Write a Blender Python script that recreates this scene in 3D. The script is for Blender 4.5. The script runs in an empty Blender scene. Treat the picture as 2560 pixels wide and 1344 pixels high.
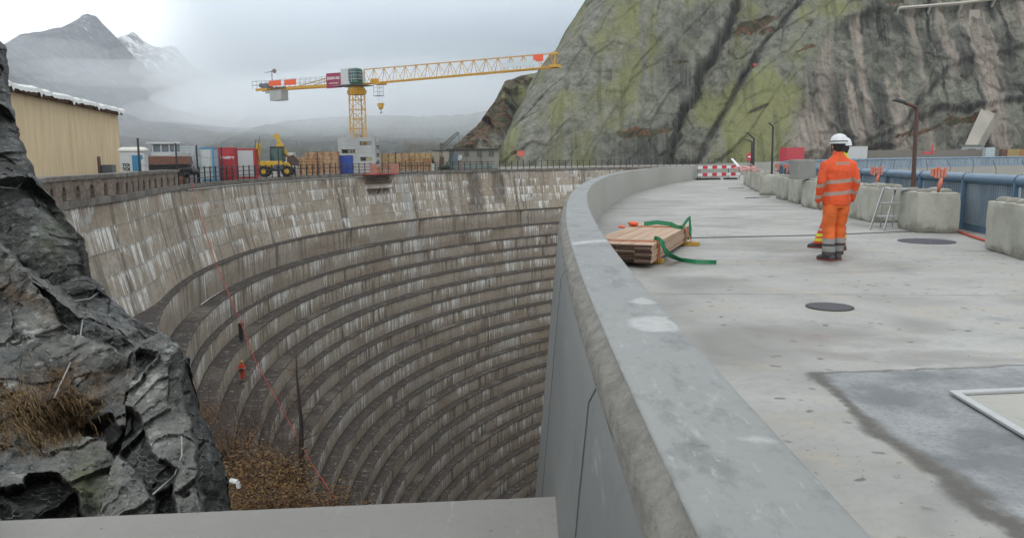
import bpy, bmesh, math, random
import numpy as np
from mathutils import Vector, Matrix, Quaternion, noise as mnoise
random.seed(7); RNG = np.random.default_rng(11)
sc = bpy.context.scene
COL = sc.collection
PI = math.pi
# ------------------------------------------------------------------ camera
F = 1990.0; YH = 393.0; ROLL = 0.0081; CH = 1.55
pit = math.atan((672 - YH) / F)
fw = np.array([0, math.cos(pit), -math.sin(pit)])
_up = np.array([0, math.sin(pit), math.cos(pit)]); _rt = np.array([1.0, 0, 0])
rt = math.cos(ROLL) * _rt - math.sin(ROLL) * _up
up = math.cos(ROLL) * _up + math.sin(ROLL) * _rt
cam = bpy.data.cameras.new('camera'); camo = bpy.data.objects.new('camera', cam); COL.objects.link(camo)
cam.sensor_width = 36; cam.lens = F / 2560 * 36; cam.clip_start = 0.05; cam.clip_end = 9000
camo.matrix_world = Matrix(((rt[0], up[0], -fw[0], 0), (rt[1], up[1], -fw[1], 0), (rt[2], up[2], -fw[2], CH), (0, 0, 0, 1)))
sc.camera = camo
def ray(px, py):
    return fw + (px - 1280) / F * rt + (672 - py) / F * up
def at(px, py, Y):                       # a photo pixel at forward distance Y -> world point
    d = ray(px, py); t = Y / d[1]; return Vector((d[0] * t, Y, CH + d[2] * t))
def on(px, py, z=0.0):                   # a photo pixel on the level z
    d = ray(px, py); t = (z - CH) / d[2]; return Vector((d[0] * t, d[1] * t, z))
# ------------------------------------------------------------------ light
SUN_EL, SUN_ROT = math.radians(42), math.radians(200)
w = bpy.data.worlds.new('World'); sc.world = w; w.use_nodes = True
nt = w.node_tree; nt.nodes.clear()
wo = nt.nodes.new('ShaderNodeOutputWorld'); bg = nt.nodes.new('ShaderNodeBackground')
sky = nt.nodes.new('ShaderNodeTexSky'); sky.sky_type = 'NISHITA'; sky.sun_disc = False
sky.sun_elevation = SUN_EL; sky.sun_rotation = SUN_ROT; sky.altitude = 1900; sky.dust_density = 3
tc = nt.nodes.new('ShaderNodeTexCoord'); mp = nt.nodes.new('ShaderNodeMapping'); mp.inputs['Scale'].default_value = (1.0, 1.0, 2.6)
ns = nt.nodes.new('ShaderNodeTexNoise'); ns.inputs['Scale'].default_value = 2.6; ns.inputs['Detail'].default_value = 5; ns.inputs['Roughness'].default_value = .5
cr = nt.nodes.new('ShaderNodeValToRGB')
cr.color_ramp.elements[0].position = .36; cr.color_ramp.elements[0].color = (9.0, 9.7, 10.1, 1)
cr.color_ramp.elements[1].position = .66; cr.color_ramp.elements[1].color = (11.3, 11.8, 12.2, 1)
mx = nt.nodes.new('ShaderNodeMixRGB'); mx.inputs[0].default_value = .93
L = nt.links.new
L(tc.outputs['Generated'], mp.inputs['Vector']); L(mp.outputs[0], ns.inputs['Vector']); L(ns.outputs['Fac'], cr.inputs[0])
L(sky.outputs[0], mx.inputs[1]); L(cr.outputs[0], mx.inputs[2]); L(mx.outputs[0], bg.inputs[0]); L(bg.outputs[0], wo.inputs[0])
bg.inputs[1].default_value = 0.15
sl = bpy.data.lights.new('sun', 'SUN'); sl.energy = 1.0; sl.angle = math.radians(30); sl.color = (1, .97, .93)
so = bpy.data.objects.new('sun', sl); COL.objects.link(so)
so.rotation_euler = (math.radians(90) - SUN_EL, 0, math.radians(180) - SUN_ROT)
sc.view_settings.view_transform = 'Standard'; sc.view_settings.look = 'None'
sc.view_settings.exposure = 0.0; sc.view_settings.gamma = 1.0
sc.cycles.use_denoising = True; sc.cycles.denoiser = 'OPENIMAGEDENOISE'
sc.cycles.max_bounces = 12; sc.cycles.diffuse_bounces = 3; sc.cycles.glossy_bounces = 2; sc.cycles.transmission_bounces = 4
sc.cycles.volume_bounces = 10; sc.cycles.transparent_max_bounces = 16
# ------------------------------------------------------------------ numpy noise
_P = RNG.permutation(4096).astype(np.int64)
def _h(i, j, k=0, s=0):
    return _P[(_P[(_P[(i + s * 131) & 4095] + j) & 4095] + k) & 4095] / 4095.0
def vn2(x, y, s=0):
    xi = np.floor(x).astype(np.int64); yi = np.floor(y).astype(np.int64); fx = x - xi; fy = y - yi
    fx = fx * fx * (3 - 2 * fx); fy = fy * fy * (3 - 2 * fy)
    a = _h(xi, yi, 0, s); b = _h(xi + 1, yi, 0, s); c = _h(xi, yi + 1, 0, s); d = _h(xi + 1, yi + 1, 0, s)
    return (a * (1 - fx) + b * fx) * (1 - fy) + (c * (1 - fx) + d * fx) * fy
def fbm(x, y, o=5, s=0, g=.5):
    t = 0; a = 1; n = 0
    for i in range(o):
        t = t + a * (vn2(x * 2 ** i, y * 2 ** i, s + i) * 2 - 1); n += a; a *= g
    return t / n
def ridged(x, y, o=5, s=0, g=.5):
    t = 0; a = 1; n = 0
    for i in range(o):
        t = t + a * (1 - 2 * np.abs(vn2(x * 2 ** i, y * 2 ** i, s + i) * 2 - 1)); n += a; a *= g
    return t / n
def facets(P, cell, s=0, tilt=.5, off=.5):
    """broken-rock facets: every point belongs to the nearest jittered cell, which is a tilted plane"""
    q = P / cell; ii = np.floor(q).astype(np.int64)
    best = np.full(len(q), 1e9); val = np.zeros(len(q)); sec = np.full(len(q), 1e9)
    for dx in (-1, 0, 1):
        for dy in (-1, 0, 1):
            for dz in (-1, 0, 1):
                a, b, c = ii[:, 0] + dx, ii[:, 1] + dy, ii[:, 2] + dz
                jx = a + _h(a, b, c, s); jy = b + _h(a, b, c, s + 1); jz = c + _h(a, b, c, s + 2)
                ex, ey, ez = q[:, 0] - jx, q[:, 1] - jy, q[:, 2] - jz
                d = ex * ex + ey * ey + ez * ez
                v = (_h(a, b, c, s + 3) - .5) * 2 * off + ((_h(a, b, c, s + 4) - .5) * ex + (_h(a, b, c, s + 5) - .5) * ey + (_h(a, b, c, s + 6) - .5) * ez) * 2 * tilt
                m = d < best
                sec = np.where(m, best, np.minimum(sec, d)); val = np.where(m, v, val); best = np.where(m, d, best)
    return val, np.sqrt(sec) - np.sqrt(best)
def sstep(a, b, x):
    t = np.clip((x - a) / (b - a), 0, 1); return t * t * (3 - 2 * t)
# ------------------------------------------------------------------ material DSL
ALB = .72          # darkens every base colour so the sky reads brighter by contrast
class M:
    def __init__(s, name, rough=.8, metal=0.0, spec=.5):
        s.m = bpy.data.materials.new(name); s.m.use_nodes = True; s.t = s.m.node_tree; s.t.nodes.clear()
        s.o = s.t.nodes.new('ShaderNodeOutputMaterial'); s.b = s.t.nodes.new('ShaderNodeBsdfPrincipled')
        s.t.links.new(s.b.outputs[0], s.o.inputs[0])
        s.set('Roughness', rough); s.set('Metallic', metal); s.set('Specular IOR Level', spec); s._bump = None
    def _in(s, sock, v):
        if isinstance(v, bpy.types.NodeSocket): s.t.links.new(v, sock)
        elif isinstance(v, (tuple, list)):
            n = len(sock.default_value); sock.default_value = tuple(v)[:n] if len(v) >= n else tuple(v) + (1,)
        else: sock.default_value = v
    def set(s, k, v):
        if k == 'Base Color':
            v = s.mix(1.0, v, (ALB, ALB, ALB), 'MULTIPLY')
        s._in(s.b.inputs[k], v); return s
    def obj(s): return s.t.nodes.new('ShaderNodeTexCoord').outputs['Object']
    def uv(s, n):
        a = s.t.nodes.new('ShaderNodeUVMap'); a.uv_map = n; return a.outputs[0]
    def attr(s, n):
        a = s.t.nodes.new('ShaderNodeAttribute'); a.attribute_name = n; return a.outputs['Color']
    def rnd(s): return s.t.nodes.new('ShaderNodeObjectInfo').outputs['Random']
    def xyz(s, v):
        n = s.t.nodes.new('ShaderNodeSeparateXYZ'); s._in(n.inputs[0], v); return n.outputs
    def comb(s, x=0., y=0., z=0.):
        n = s.t.nodes.new('ShaderNodeCombineXYZ')
        for i, v in enumerate((x, y, z)): s._in(n.inputs[i], v)
        return n.outputs[0]
    def scl(s, v, k, off=(0, 0, 0)):
        n = s.t.nodes.new('ShaderNodeMapping'); s._in(n.inputs['Vector'], v); n.inputs['Scale'].default_value = k; n.inputs['Location'].default_value = off; return n.outputs[0]
    def noise(s, v, scale, det=5, rough=.55, dist=0.):
        n = s.t.nodes.new('ShaderNodeTexNoise'); s._in(n.inputs['Vector'], v)
        n.inputs['Scale'].default_value = scale; n.inputs['Detail'].default_value = det; n.inputs['Roughness'].default_value = rough; n.inputs['Distortion'].default_value = dist
        return n.outputs['Fac']
    def vor(s, v, scale, feat='F1', out='Distance', rnd=1.):
        n = s.t.nodes.new('ShaderNodeTexVoronoi'); n.feature = feat; s._in(n.inputs['Vector'], v); n.inputs['Scale'].default_value = scale
        n.inputs['Randomness'].default_value = rnd
        return n.outputs[out]
    def ma(s, op, a, b=0., c=0., clamp=False):
        n = s.t.nodes.new('ShaderNodeMath'); n.operation = op; n.use_clamp = clamp
        for i, v in enumerate((a, b, c)): s._in(n.inputs[i], v)
        return n.outputs[0]
    def rng(s, v, a, b, c=0., d=1.):
        n = s.t.nodes.new('ShaderNodeMapRange'); n.interpolation_type = 'SMOOTHSTEP'; s._in(n.inputs['Value'], v)
        for k, q in (('From Min', a), ('From Max', b), ('To Min', c), ('To Max', d)): s._in(n.inputs[k], q)
        return n.outputs[0]
    def mix(s, f, a, b, mode='MIX'):
        n = s.t.nodes.new('ShaderNodeMixRGB'); n.blend_type = mode; s._in(n.inputs[0], f)
        for i, v in ((1, a), (2, b)):
            s._in(n.inputs[i], v if isinstance(v, bpy.types.NodeSocket) or len(v) == 4 else tuple(v) + (1,))
        return n.outputs[0]
    def ramp(s, f, *st):
        n = s.t.nodes.new('ShaderNodeValToRGB'); s._in(n.inputs[0], f); e = n.color_ramp.elements
        while len(e) < len(st): e.new(.5)
        for i, (p, c) in enumerate(st): e[i].position = p; e[i].color = tuple(c) + (1,)
        return n.outputs[0]
    def bump(s, h, st=.3, d=.02):
        n = s.t.nodes.new('ShaderNodeBump'); n.inputs['Strength'].default_value = st; n.inputs['Distance'].default_value = d; s._in(n.inputs['Height'], h)
        if s._bump is not None: s.t.links.new(s._bump, n.inputs['Normal'])
        s._bump = n.outputs[0]; s.t.links.new(s._bump, s.b.inputs['Normal']); return s
def paint(name, c, rough=.5, dirt=.25, metal=0., sc_=3., dc=None, bump=.1):
    m = M(name, rough, metal); o = m.obj()
    n1 = m.noise(o, sc_, 6, .65); n2 = m.noise(m.scl(o, (1, 1, .25)), sc_ * 5, 4)
    d = dc or tuple(x * .45 + .02 for x in c)
    col = m.mix(m.rng(n1, .45, .75, 0., dirt * 1.4), c, d)
    col = m.mix(m.rng(n2, .55, .8, 0., dirt), col, tuple(min(1, x * 1.25 + .02) for x in c))
    m.set('Base Color', col); m.set('Roughness', m.rng(n1, .3, .7, rough * .8, min(1, rough * 1.2)))
    if bump: m.bump(n2, bump, .004)
    return m.m
def rusty(name, c, rust=.5, sc_=4.):
    m = M(name, .7); o = m.obj(); n1 = m.noise(o, sc_, 6, .7)
    m.set('Base Color', m.mix(m.rng(n1, .62 - rust * .25, .72 - rust * .2), c, (.13, .045, .02))); m.bump(n1, .2, .005)
    return m.m
# ------------------------------------------------------------------ objects
def tag(o, label=None, cat=None, group=None, kind=None):
    if label: o['label'] = label
    if cat: o['category'] = cat
    if group: o['group'] = group
    if kind: o['kind'] = kind
    return o
def empty(name, loc=(0, 0, 0), rz=0, label=None, cat=None, group=None):
    o = bpy.data.objects.new(name, None); COL.objects.link(o); o.location = loc; o.rotation_euler = (0, 0, rz); o.empty_display_size = .2
    return tag(o, label, cat, group)
def copy_tree(o, parent=None):
    c = o.copy(); COL.objects.link(c)
    if parent: c.parent = parent
    for ch in list(o.children): copy_tree(ch, c)
    return c
class MB:
    def __init__(s): s.v = []; s.f = []; s.mi = []; s.cur = 0
    def add(s, vs, fs):
        b = len(s.v); s.v += [tuple(v) for v in vs]; s.f += [tuple(b + i for i in f) for f in fs]; s.mi += [s.cur] * len(fs); return s
    def box(s, c, d, rz=0., R=None, top=1., tx=None, ty=None):
        hx, hy, hz = d[0] / 2, d[1] / 2, d[2] / 2; R = R or Matrix.Rotation(rz, 3, 'Z'); c = Vector(c)
        tx = top if tx is None else tx; ty = top if ty is None else ty
        vs = [c + R @ Vector(((hx * (tx if z > 0 else 1)) * x, (hy * (ty if z > 0 else 1)) * y, hz * z)) for x, y, z in
              ((-1, -1, -1), (1, -1, -1), (1, 1, -1), (-1, 1, -1), (-1, -1, 1), (1, -1, 1), (1, 1, 1), (-1, 1, 1))]
        return s.add(vs, [(0, 3, 2, 1), (4, 5, 6, 7), (0, 1, 5, 4), (1, 2, 6, 5), (2, 3, 7, 6), (3, 0, 4, 7)])
    def beam(s, a, b, w_, h_=None, upv=(0, 0, 1)):
        a, b = Vector(a), Vector(b); h_ = h_ or w_; d = (b - a)
        if d.length < 1e-6: return s
        z = d.normalized(); u = Vector(upv)
        if abs(z.dot(u)) > .98: u = Vector((1, 0, 0))
        x = u.cross(z).normalized(); y = z.cross(x)
        R = Matrix((x, y, z)).transposed()
        return s.box((a + b) / 2, (w_, h_, d.length), R=R)
    def cyl(s, a, b, r, r2=None, n=12, cap=True):
        a, b = Vector(a), Vector(b); r2 = r if r2 is None else r2; z = (b - a).normalized()
        u = Vector((0, 0, 1)) if abs(z.z) < .9 else Vector((1, 0, 0)); x = u.cross(z).normalized(); y = z.cross(x)
        vs = []
        for p, q in ((a, r), (b, r2)):
            for i in range(n):
                t = 2 * PI * i / n; vs.append(p + (x * math.cos(t) + y * math.sin(t)) * q)
        fs = [(i, (i + 1) % n, n + (i + 1) % n, n + i) for i in range(n)]
        if cap: fs += [tuple(range(n - 1, -1, -1)), tuple(range(n, 2 * n))]
        return s.add(vs, fs)
    def tube(s, pts, r, n=6, closed=False):
        pts = [Vector(p) for p in pts]; m = len(pts); rs = r if isinstance(r, (list, tuple)) else [r] * m; vs = []; px = None
        for i, p in enumerate(pts):
            z = (pts[min(i + 1, m - 1)] - pts[max(i - 1, 0)])
            z = z.normalized() if z.length > 1e-9 else Vector((0, 0, 1))
            if px is None: u = Vector((0, 0, 1)) if abs(z.z) < .9 else Vector((1, 0, 0)); x = u.cross(z).normalized()
            else: x = (px - z * px.dot(z)).normalized()
            px = x; y = z.cross(x)
            for k in range(n): t = 2 * PI * k / n; vs.append(p + (x * math.cos(t) + y * math.sin(t)) * rs[i])
        fs = [(i * n + k, i * n + (k + 1) % n, (i + 1) * n + (k + 1) % n, (i + 1) * n + k) for i in range(m - 1) for k in range(n)]
        fs += [tuple(range(n - 1, -1, -1)), tuple(range((m - 1) * n, m * n))]
        return s.add(vs, fs)
    def loft(s, rings, cap=True):
        n = len(rings[0]); vs = [v for r in rings for v in r]
        fs = [(i * n + k, i * n + (k + 1) % n, (i + 1) * n + (k + 1) % n, (i + 1) * n + k) for i in range(len(rings) - 1) for k in range(n)]
        if cap: fs += [tuple(range(n - 1, -1, -1)), tuple(range((len(rings) - 1) * n, len(rings) * n))]
        return s.add(vs, fs)
    def prism(s, poly, off):      # poly: 3D points, off: extrusion vector
        n = len(poly); off = Vector(off); vs = [Vector(p) for p in poly] + [Vector(p) + off for p in poly]
        return s.add(vs, [tuple(range(n - 1, -1, -1)), tuple(range(n, 2 * n))] + [(i, (i + 1) % n, n + (i + 1) % n, n + i) for i in range(n)])
    def ball(s, c, r, nu=12, nv=8, sq=(1, 1, 1), zmin=-1.):
        c = Vector(c); rings = []
        for j in range(nv + 1):
            ph = -PI / 2 + PI * j / nv; zz = max(math.sin(ph), zmin); rr = math.cos(ph) + 1e-4
            rings.append([c + Vector((rr * math.cos(2 * PI * i / nu) * r * sq[0], rr * math.sin(2 * PI * i / nu) * r * sq[1], zz * r * sq[2])) for i in range(nu)])
        return s.loft(rings)
    def build(s, name, mats, parent=None, bevel=0., smooth=False, seg=2):
        me = bpy.data.meshes.new(name); me.from_pydata(s.v, [], s.f); me.validate()
        mats = mats if isinstance(mats, (list, tuple)) else [mats]
        for m in mats: me.materials.append(m)
        if len(mats) > 1 and len(me.polygons) == len(s.mi): me.polygons.foreach_set('material_index', s.mi)
        bm = bmesh.new(); bm.from_mesh(me); bmesh.ops.recalc_face_normals(bm, faces=bm.faces); bm.to_mesh(me); bm.free()
        if smooth: me.polygons.foreach_set('use_smooth', [True] * len(me.polygons))
        o = bpy.data.objects.new(name, me); COL.objects.link(o)
        if parent: o.parent = parent
        if bevel:
            b = o.modifiers.new('b', 'BEVEL'); b.width = bevel; b.segments = seg; b.limit_method = 'ANGLE'; b.angle_limit = math.radians(40)
        return o
def grid(name, P, mat, parent=None, uvs=None, cols=None, smooth=True, flip=False, closed=None):
    """P: array (n, m, 3). uvs: dict name -> (n, m, 2); cols: (n, m, 4)"""
    n, m = P.shape[:2]; me = bpy.data.meshes.new(name)
    idx = np.arange(n * m).reshape(n, m)
    a, b, c, d = idx[:-1, :-1].ravel(), idx[1:, :-1].ravel(), idx[1:, 1:].ravel(), idx[:-1, 1:].ravel()
    q = np.stack([a, d, c, b] if flip else [a, b, c, d], 1)
    me.vertices.add(n * m); me.vertices.foreach_set('co', P.reshape(-1, 3).astype(np.float32).ravel())
    me.loops.add(q.size); me.loops.foreach_set('vertex_index', q.ravel().astype(np.int32))
    me.polygons.add(len(q)); me.polygons.foreach_set('loop_start', np.arange(0, q.size, 4, dtype=np.int32))
    try: me.polygons.foreach_set('loop_total', np.full(len(q), 4, dtype=np.int32))
    except Exception: pass
    me.update(); me.validate()
    for k, u in (uvs or {}).items():
        l = me.uv_layers.new(name=k); l.data.foreach_set('uv', u.reshape(-1, 2)[q.ravel()].astype(np.float32).ravel())
    if cols is not None:
        ca = me.color_attributes.new('mask', 'FLOAT_COLOR', 'POINT'); ca.data.foreach_set('color', cols.reshape(-1, 4).astype(np.float32).ravel())
    me.polygons.foreach_set('use_smooth', [smooth] * len(me.polygons))
    me.materials.append(mat); o = bpy.data.objects.new(name, me); COL.objects.link(o)
    if parent: o.parent = parent
    return o
def lettering(name, txt, mat, parent, loc, rot, size, depth=.004, bold=0.):
    cu = bpy.data.curves.new(name, 'FONT'); cu.body = txt; cu.size = size; cu.extrude = depth; cu.align_x = 'CENTER'; cu.align_y = 'CENTER'; cu.offset = bold
    t = bpy.data.objects.new(name, cu); COL.objects.link(t); dg = bpy.context.evaluated_depsgraph_get(); dg.update()
    me = bpy.data.meshes.new_from_object(t.evaluated_get(dg)); bpy.data.objects.remove(t)
    o = bpy.data.objects.new(name, me); me.materials.clear(); me.materials.append(mat); COL.objects.link(o)
    o.location = loc; o.rotation_euler = rot
    if parent: o.parent = parent
    return o
def inpoly(x, y, poly):
    r = np.zeros(x.shape, bool); n = len(poly)
    for i in range(n):
        x1, y1 = poly[i]; x2, y2 = poly[(i + 1) % n]
        c = ((y1 > y) != (y2 > y)) & (x < (x2 - x1) * (y - y1) / (y2 - y1 + 1e-9) + x1); r ^= c
    return r
def pdist(x, y, pl):
    d = np.full(x.shape, 1e9)
    for (x1, y1), (x2, y2) in zip(pl[:-1], pl[1:]):
        l2 = (x2 - x1) ** 2 + (y2 - y1) ** 2 + 1e-12; t = np.clip(((x - x1) * (x2 - x1) + (y - y1) * (y2 - y1)) / l2, 0, 1)
        d = np.minimum(d, np.hypot(x - x1 - t * (x2 - x1), y - y1 - t * (y2 - y1)))
    return d
def softpoly(X, Y, pts, w):
    pl = [(v.x, v.y) for v in pts]; ins = inpoly(X, Y, pl); d = pdist(X, Y, pl + pl[:1]); return sstep(-w, w, np.where(ins, d, -d))
# ================================================================== MATERIALS of the setting
def ANGU(px, R=79.8, cx=54.6, cy=68.9):
    lo, hi = math.radians(60), math.radians(190)
    for _ in range(50):
        a = (lo + hi) / 2
        if (cx + R * math.cos(a)) / (cy + R * math.sin(a)) > (px - 1280) / F: lo = a
        else: hi = a
    return a * R
def mat_old_dam(tread=False):
    m = M('old_dam_tread' if tread else 'old_dam_concrete', .85); st = m.uv('st'); dt = m.uv('dt')
    u, z, _ = m.xyz(st); d, idx, _ = m.xyz(dt)
    o3 = m.comb(u, z, idx)
    idr = m.ma('MULTIPLY', idx, m.rng(idx, 28., 29., 1., 0.))
    big = m.noise(m.comb(m.ma('MULTIPLY', u, .13), m.ma('MULTIPLY', z, .3), m.ma('MULTIPLY', idr, .37)), 1., 6, .65)
    blk = m.noise(m.comb(m.ma('FLOOR', m.ma('DIVIDE', u, 5.3)), m.ma('MULTIPLY', idr, 3.7), 0.), .93, 0)
    base = m.ramp(big, (.3, (.27, .21, .145)), (.5, (.45, .375, .285)), (.68, (.5, .46, .395)))
    base = m.mix(m.rng(blk, .45, .62, 0., .3), base, (.36, .315, .25))
    fine = m.noise(m.comb(u, m.ma('MULTIPLY', z, 1.), 0.), 3.2, 6, .7)
    base = m.mix(m.rng(fine, .35, .7, 0., .5), base, (.19, .15, .115))
    if tread:
        n = m.noise(m.comb(m.ma('MULTIPLY', u, .8), m.ma('MULTIPLY', d, 3.), m.ma('MULTIPLY', idx, 1.3)), 1.6, 7, .75)
        n2 = m.noise(m.comb(m.ma('MULTIPLY', u, .12), m.ma('MULTIPLY', idx, .6), 0.), 1., 3)
        n3 = m.noise(m.comb(m.ma('MULTIPLY', u, 2.5), m.ma('MULTIPLY', d, 1.2), idx), 1.3, 4, .7)
        rs = m.noise(m.comb(m.ma('MULTIPLY', u, 3.4), m.ma('MULTIPLY', d, .9), m.ma('MULTIPLY', idx, 2.1)), 1., 6, .75)
        c = m.mix(m.rng(n, .42, .56), (.02, .014, .011), (.07, .05, .038)); c = m.mix(m.ma('MULTIPLY', m.rng(rs, .57, .64), .7), c, (.22, .19, .15))
        c = m.mix(m.rng(n2, .55, .68, 0., .6), c, (.19, .16, .125))
        c = m.mix(m.rng(n3, .6, .68), c, (.5, .47, .42))
        fl_ = m.noise(m.comb(m.ma('MULTIPLY', u, 2.6), idx, 0.), 1., 4, .8); c = m.mix(m.ma('MULTIPLY', m.rng(d, .86, .93), m.rng(fl_, .55, .62)), c, (.5, .47, .42))
        m.set('Base Color', c); m.bump(n, .7, .08); m.set('Roughness', m.rng(n, .3, .6, .55, .95)); return m.m
    # vertical dark streaks
    ds = m.noise(m.comb(m.ma('MULTIPLY', u, 1.4), m.ma('MULTIPLY', z, .09), m.ma('MULTIPLY', idr, 1.7)), 1., 5, .62)
    dreg = m.noise(m.comb(m.ma('MULTIPLY', u, .11), m.ma('MULTIPLY', idr, .9), 3.), 1., 2)
    base = m.mix(m.ma('MULTIPLY', m.rng(ds, .5, .6), m.rng(dreg, .4, .6, .1, .8)), base, (.085, .062, .048))
    # pale drips hanging from each lift joint / nosing
    ln = m.noise(m.comb(m.ma('MULTIPLY', u, 2.4), m.ma('MULTIPLY', idx, 5.1), 0.), 1., 4, .8)
    reg = m.noise(m.comb(m.ma('MULTIPLY', u, .16), m.ma('MULTIPLY', idx, 2.3), 9.), 1., 5, .7)
    L_ = m.ma('MULTIPLY', m.rng(ln, .44, .68, 0., 3.6), m.rng(reg, .45, .6))
    br = m.noise(m.comb(m.ma('MULTIPLY', u, 4.), m.ma('MULTIPLY', z, 1.3), idx), 1., 5, .7)
    dd = m.ma('ADD', d, m.rng(br, .3, .7, -.35, .35))
    wmask = m.rng(m.ma('SUBTRACT', L_, dd), -.05, .2)
    wb = m.noise(m.comb(m.ma('MULTIPLY', u, .35), m.ma('MULTIPLY', z, .45), idx), 1., 5, .7)
    wmask = m.ma('MULTIPLY', wmask, m.rng(br, .36, .5, .15, 1.))
    base = m.mix(m.ma('MULTIPLY', m.rng(wb, .56, .66), m.rng(idx, 28., 29., .5, .8)), base, (.47, .47, .45))
    base = m.mix(m.ma('MULTIPLY', wmask, m.rng(wb, .38, .56, .35, 1.)), base, (.86, .85, .81))
    # long thin white runs, rust
    lr = m.noise(m.comb(m.ma('MULTIPLY', u, 1.9), m.ma('MULTIPLY', idx, .05), 4.), 1., 2, .5)
    base = m.mix(m.ma('MULTIPLY', m.rng(lr, .705, .73), m.rng(wb, .4, .5)), base, (.8, .77, .7))
    ru = m.noise(m.comb(m.ma('MULTIPLY', u, .18), m.ma('MULTIPLY', z, .5), idx), 1.3, 4)
    base = m.mix(m.rng(ru, .66, .74, 0., .5), base, (.26, .13, .06))
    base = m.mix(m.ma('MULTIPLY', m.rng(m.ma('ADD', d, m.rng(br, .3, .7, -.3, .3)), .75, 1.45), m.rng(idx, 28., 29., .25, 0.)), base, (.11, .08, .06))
    # damp run under the hut and a pale run through the tiers
    for px_, hw, cc, am, zl in ((1185, 2.2, (.075, .06, .048), .8, -6.5), (1245, 1.5, (.08, .065, .05), .7, -5.), (1010, 1.3, (.52, .53, .52), .5, -14.), (800, .8, (.4, .37, .3), .5, -5.)):
        uu = m.ma('ABSOLUTE', m.ma('SUBTRACT', m.ma('ADD', u, m.rng(big, .2, .8, -.8, .8)), ANGU(px_)))
        base = m.mix(m.ma('MULTIPLY', m.ma('MULTIPLY', m.rng(uu, hw * .5, hw, am, 0.), m.rng(z, zl - 1.5, zl + 1.)), m.rng(br, .25, .6, .4, 1.)), base, cc)
    # joints
    ju = m.ma('ABSOLUTE', m.ma('SUBTRACT', m.ma('FRACT', m.ma('DIVIDE', u, 5.3)), .5))
    base = m.mix(m.rng(ju, .003, .008, .45, 0.), base, (.06, .045, .035))
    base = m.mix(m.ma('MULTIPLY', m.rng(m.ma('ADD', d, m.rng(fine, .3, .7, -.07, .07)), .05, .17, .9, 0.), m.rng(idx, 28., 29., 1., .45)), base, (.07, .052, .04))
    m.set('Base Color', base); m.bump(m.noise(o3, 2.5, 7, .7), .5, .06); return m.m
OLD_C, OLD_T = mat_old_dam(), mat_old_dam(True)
def mat_deck():
    m = M('deck_concrete', .75); o = m.obj(); mk = m.xyz(m.attr('mask'))
    big = m.noise(m.scl(o, (.35, .55, 1)), 1., 4, .6, .6)
    mid = m.noise(o, 1.6, 6, .65); fine = m.noise(o, 14, 6, .75)
    c = m.ramp(big, (.3, (.25, .245, .225)), (.46, (.36, .355, .33)), (.7, (.45, .445, .42)))
    c = m.mix(m.rng(mid, .5, .72, 0., .6), c, (.45, .385, .30))
    c = m.mix(m.rng(mid, .3, .47, .7, 0.), c, (.25, .25, .25))
    damp = m.noise(m.scl(o, (.28, .5, 1), (3.1, 1.7, 0)), 1.2, 5, .6, .4)
    dm = m.ma('MAXIMUM', m.rng(damp, .56, .66, 0., .75), mk[0])
    c = m.mix(m.ma('MULTIPLY', dm, .9), c, (.18, .165, .148))
    od = m.mix(.12, o, m.comb(m.noise(o, 9., 3), m.noise(m.scl(o, (1, 1, 1), (5, 3, 0)), 9., 3), 0.), 'ADD'); pits = m.vor(od, 5.5); pm = m.ma('MULTIPLY', m.rng(pits, .1, .2, 1., 0.), m.rng(m.noise(o, 1.1, 3), .42, .55))
    p2 = m.vor(od, 17.); pm2 = m.ma('MULTIPLY', m.rng(p2, .06, .16, 1., 0.), m.rng(m.noise(o, .8, 3), .45, .6))
    pm = m.ma('MAXIMUM', pm, pm2)
    c = m.mix(m.ma('MULTIPLY', pm, .85), c, (.11, .1, .085))
    c = m.mix(m.rng(fine, .42, .72, 0., .3), c, (.21, .205, .19)); c = m.mix(m.ma('MULTIPLY', mk[1], m.rng(fine, .3, .6, .6, 1.)), c, (.075, .07, .06))
    pn = m.noise(o, 1.7, 6, .6); pf = m.noise(o, 30, 5, .8); pc_ = m.mix(m.rng(pn, .36, .64), (.16, .17, .178), (.33, .34, .34)); pc_ = m.mix(m.rng(pf, .45, .7, 0., .6), pc_, (.1, .105, .11)); c = m.mix(mk[2], c, pc_); c = m.mix(m.ma('MULTIPLY', mk[1], m.rng(fine, .3, .6, .45, .95)), c, (.1, .092, .078))
    m.set('Base Color', c); m.set('Roughness', m.rng(dm, 0., 1., .75, .32))
    m.bump(m.ma('SUBTRACT', m.ma('ADD', fine, m.ma('MULTIPLY', mid, 1.5)), pm), .35, .012); return m.m
DECK = mat_deck()
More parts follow.
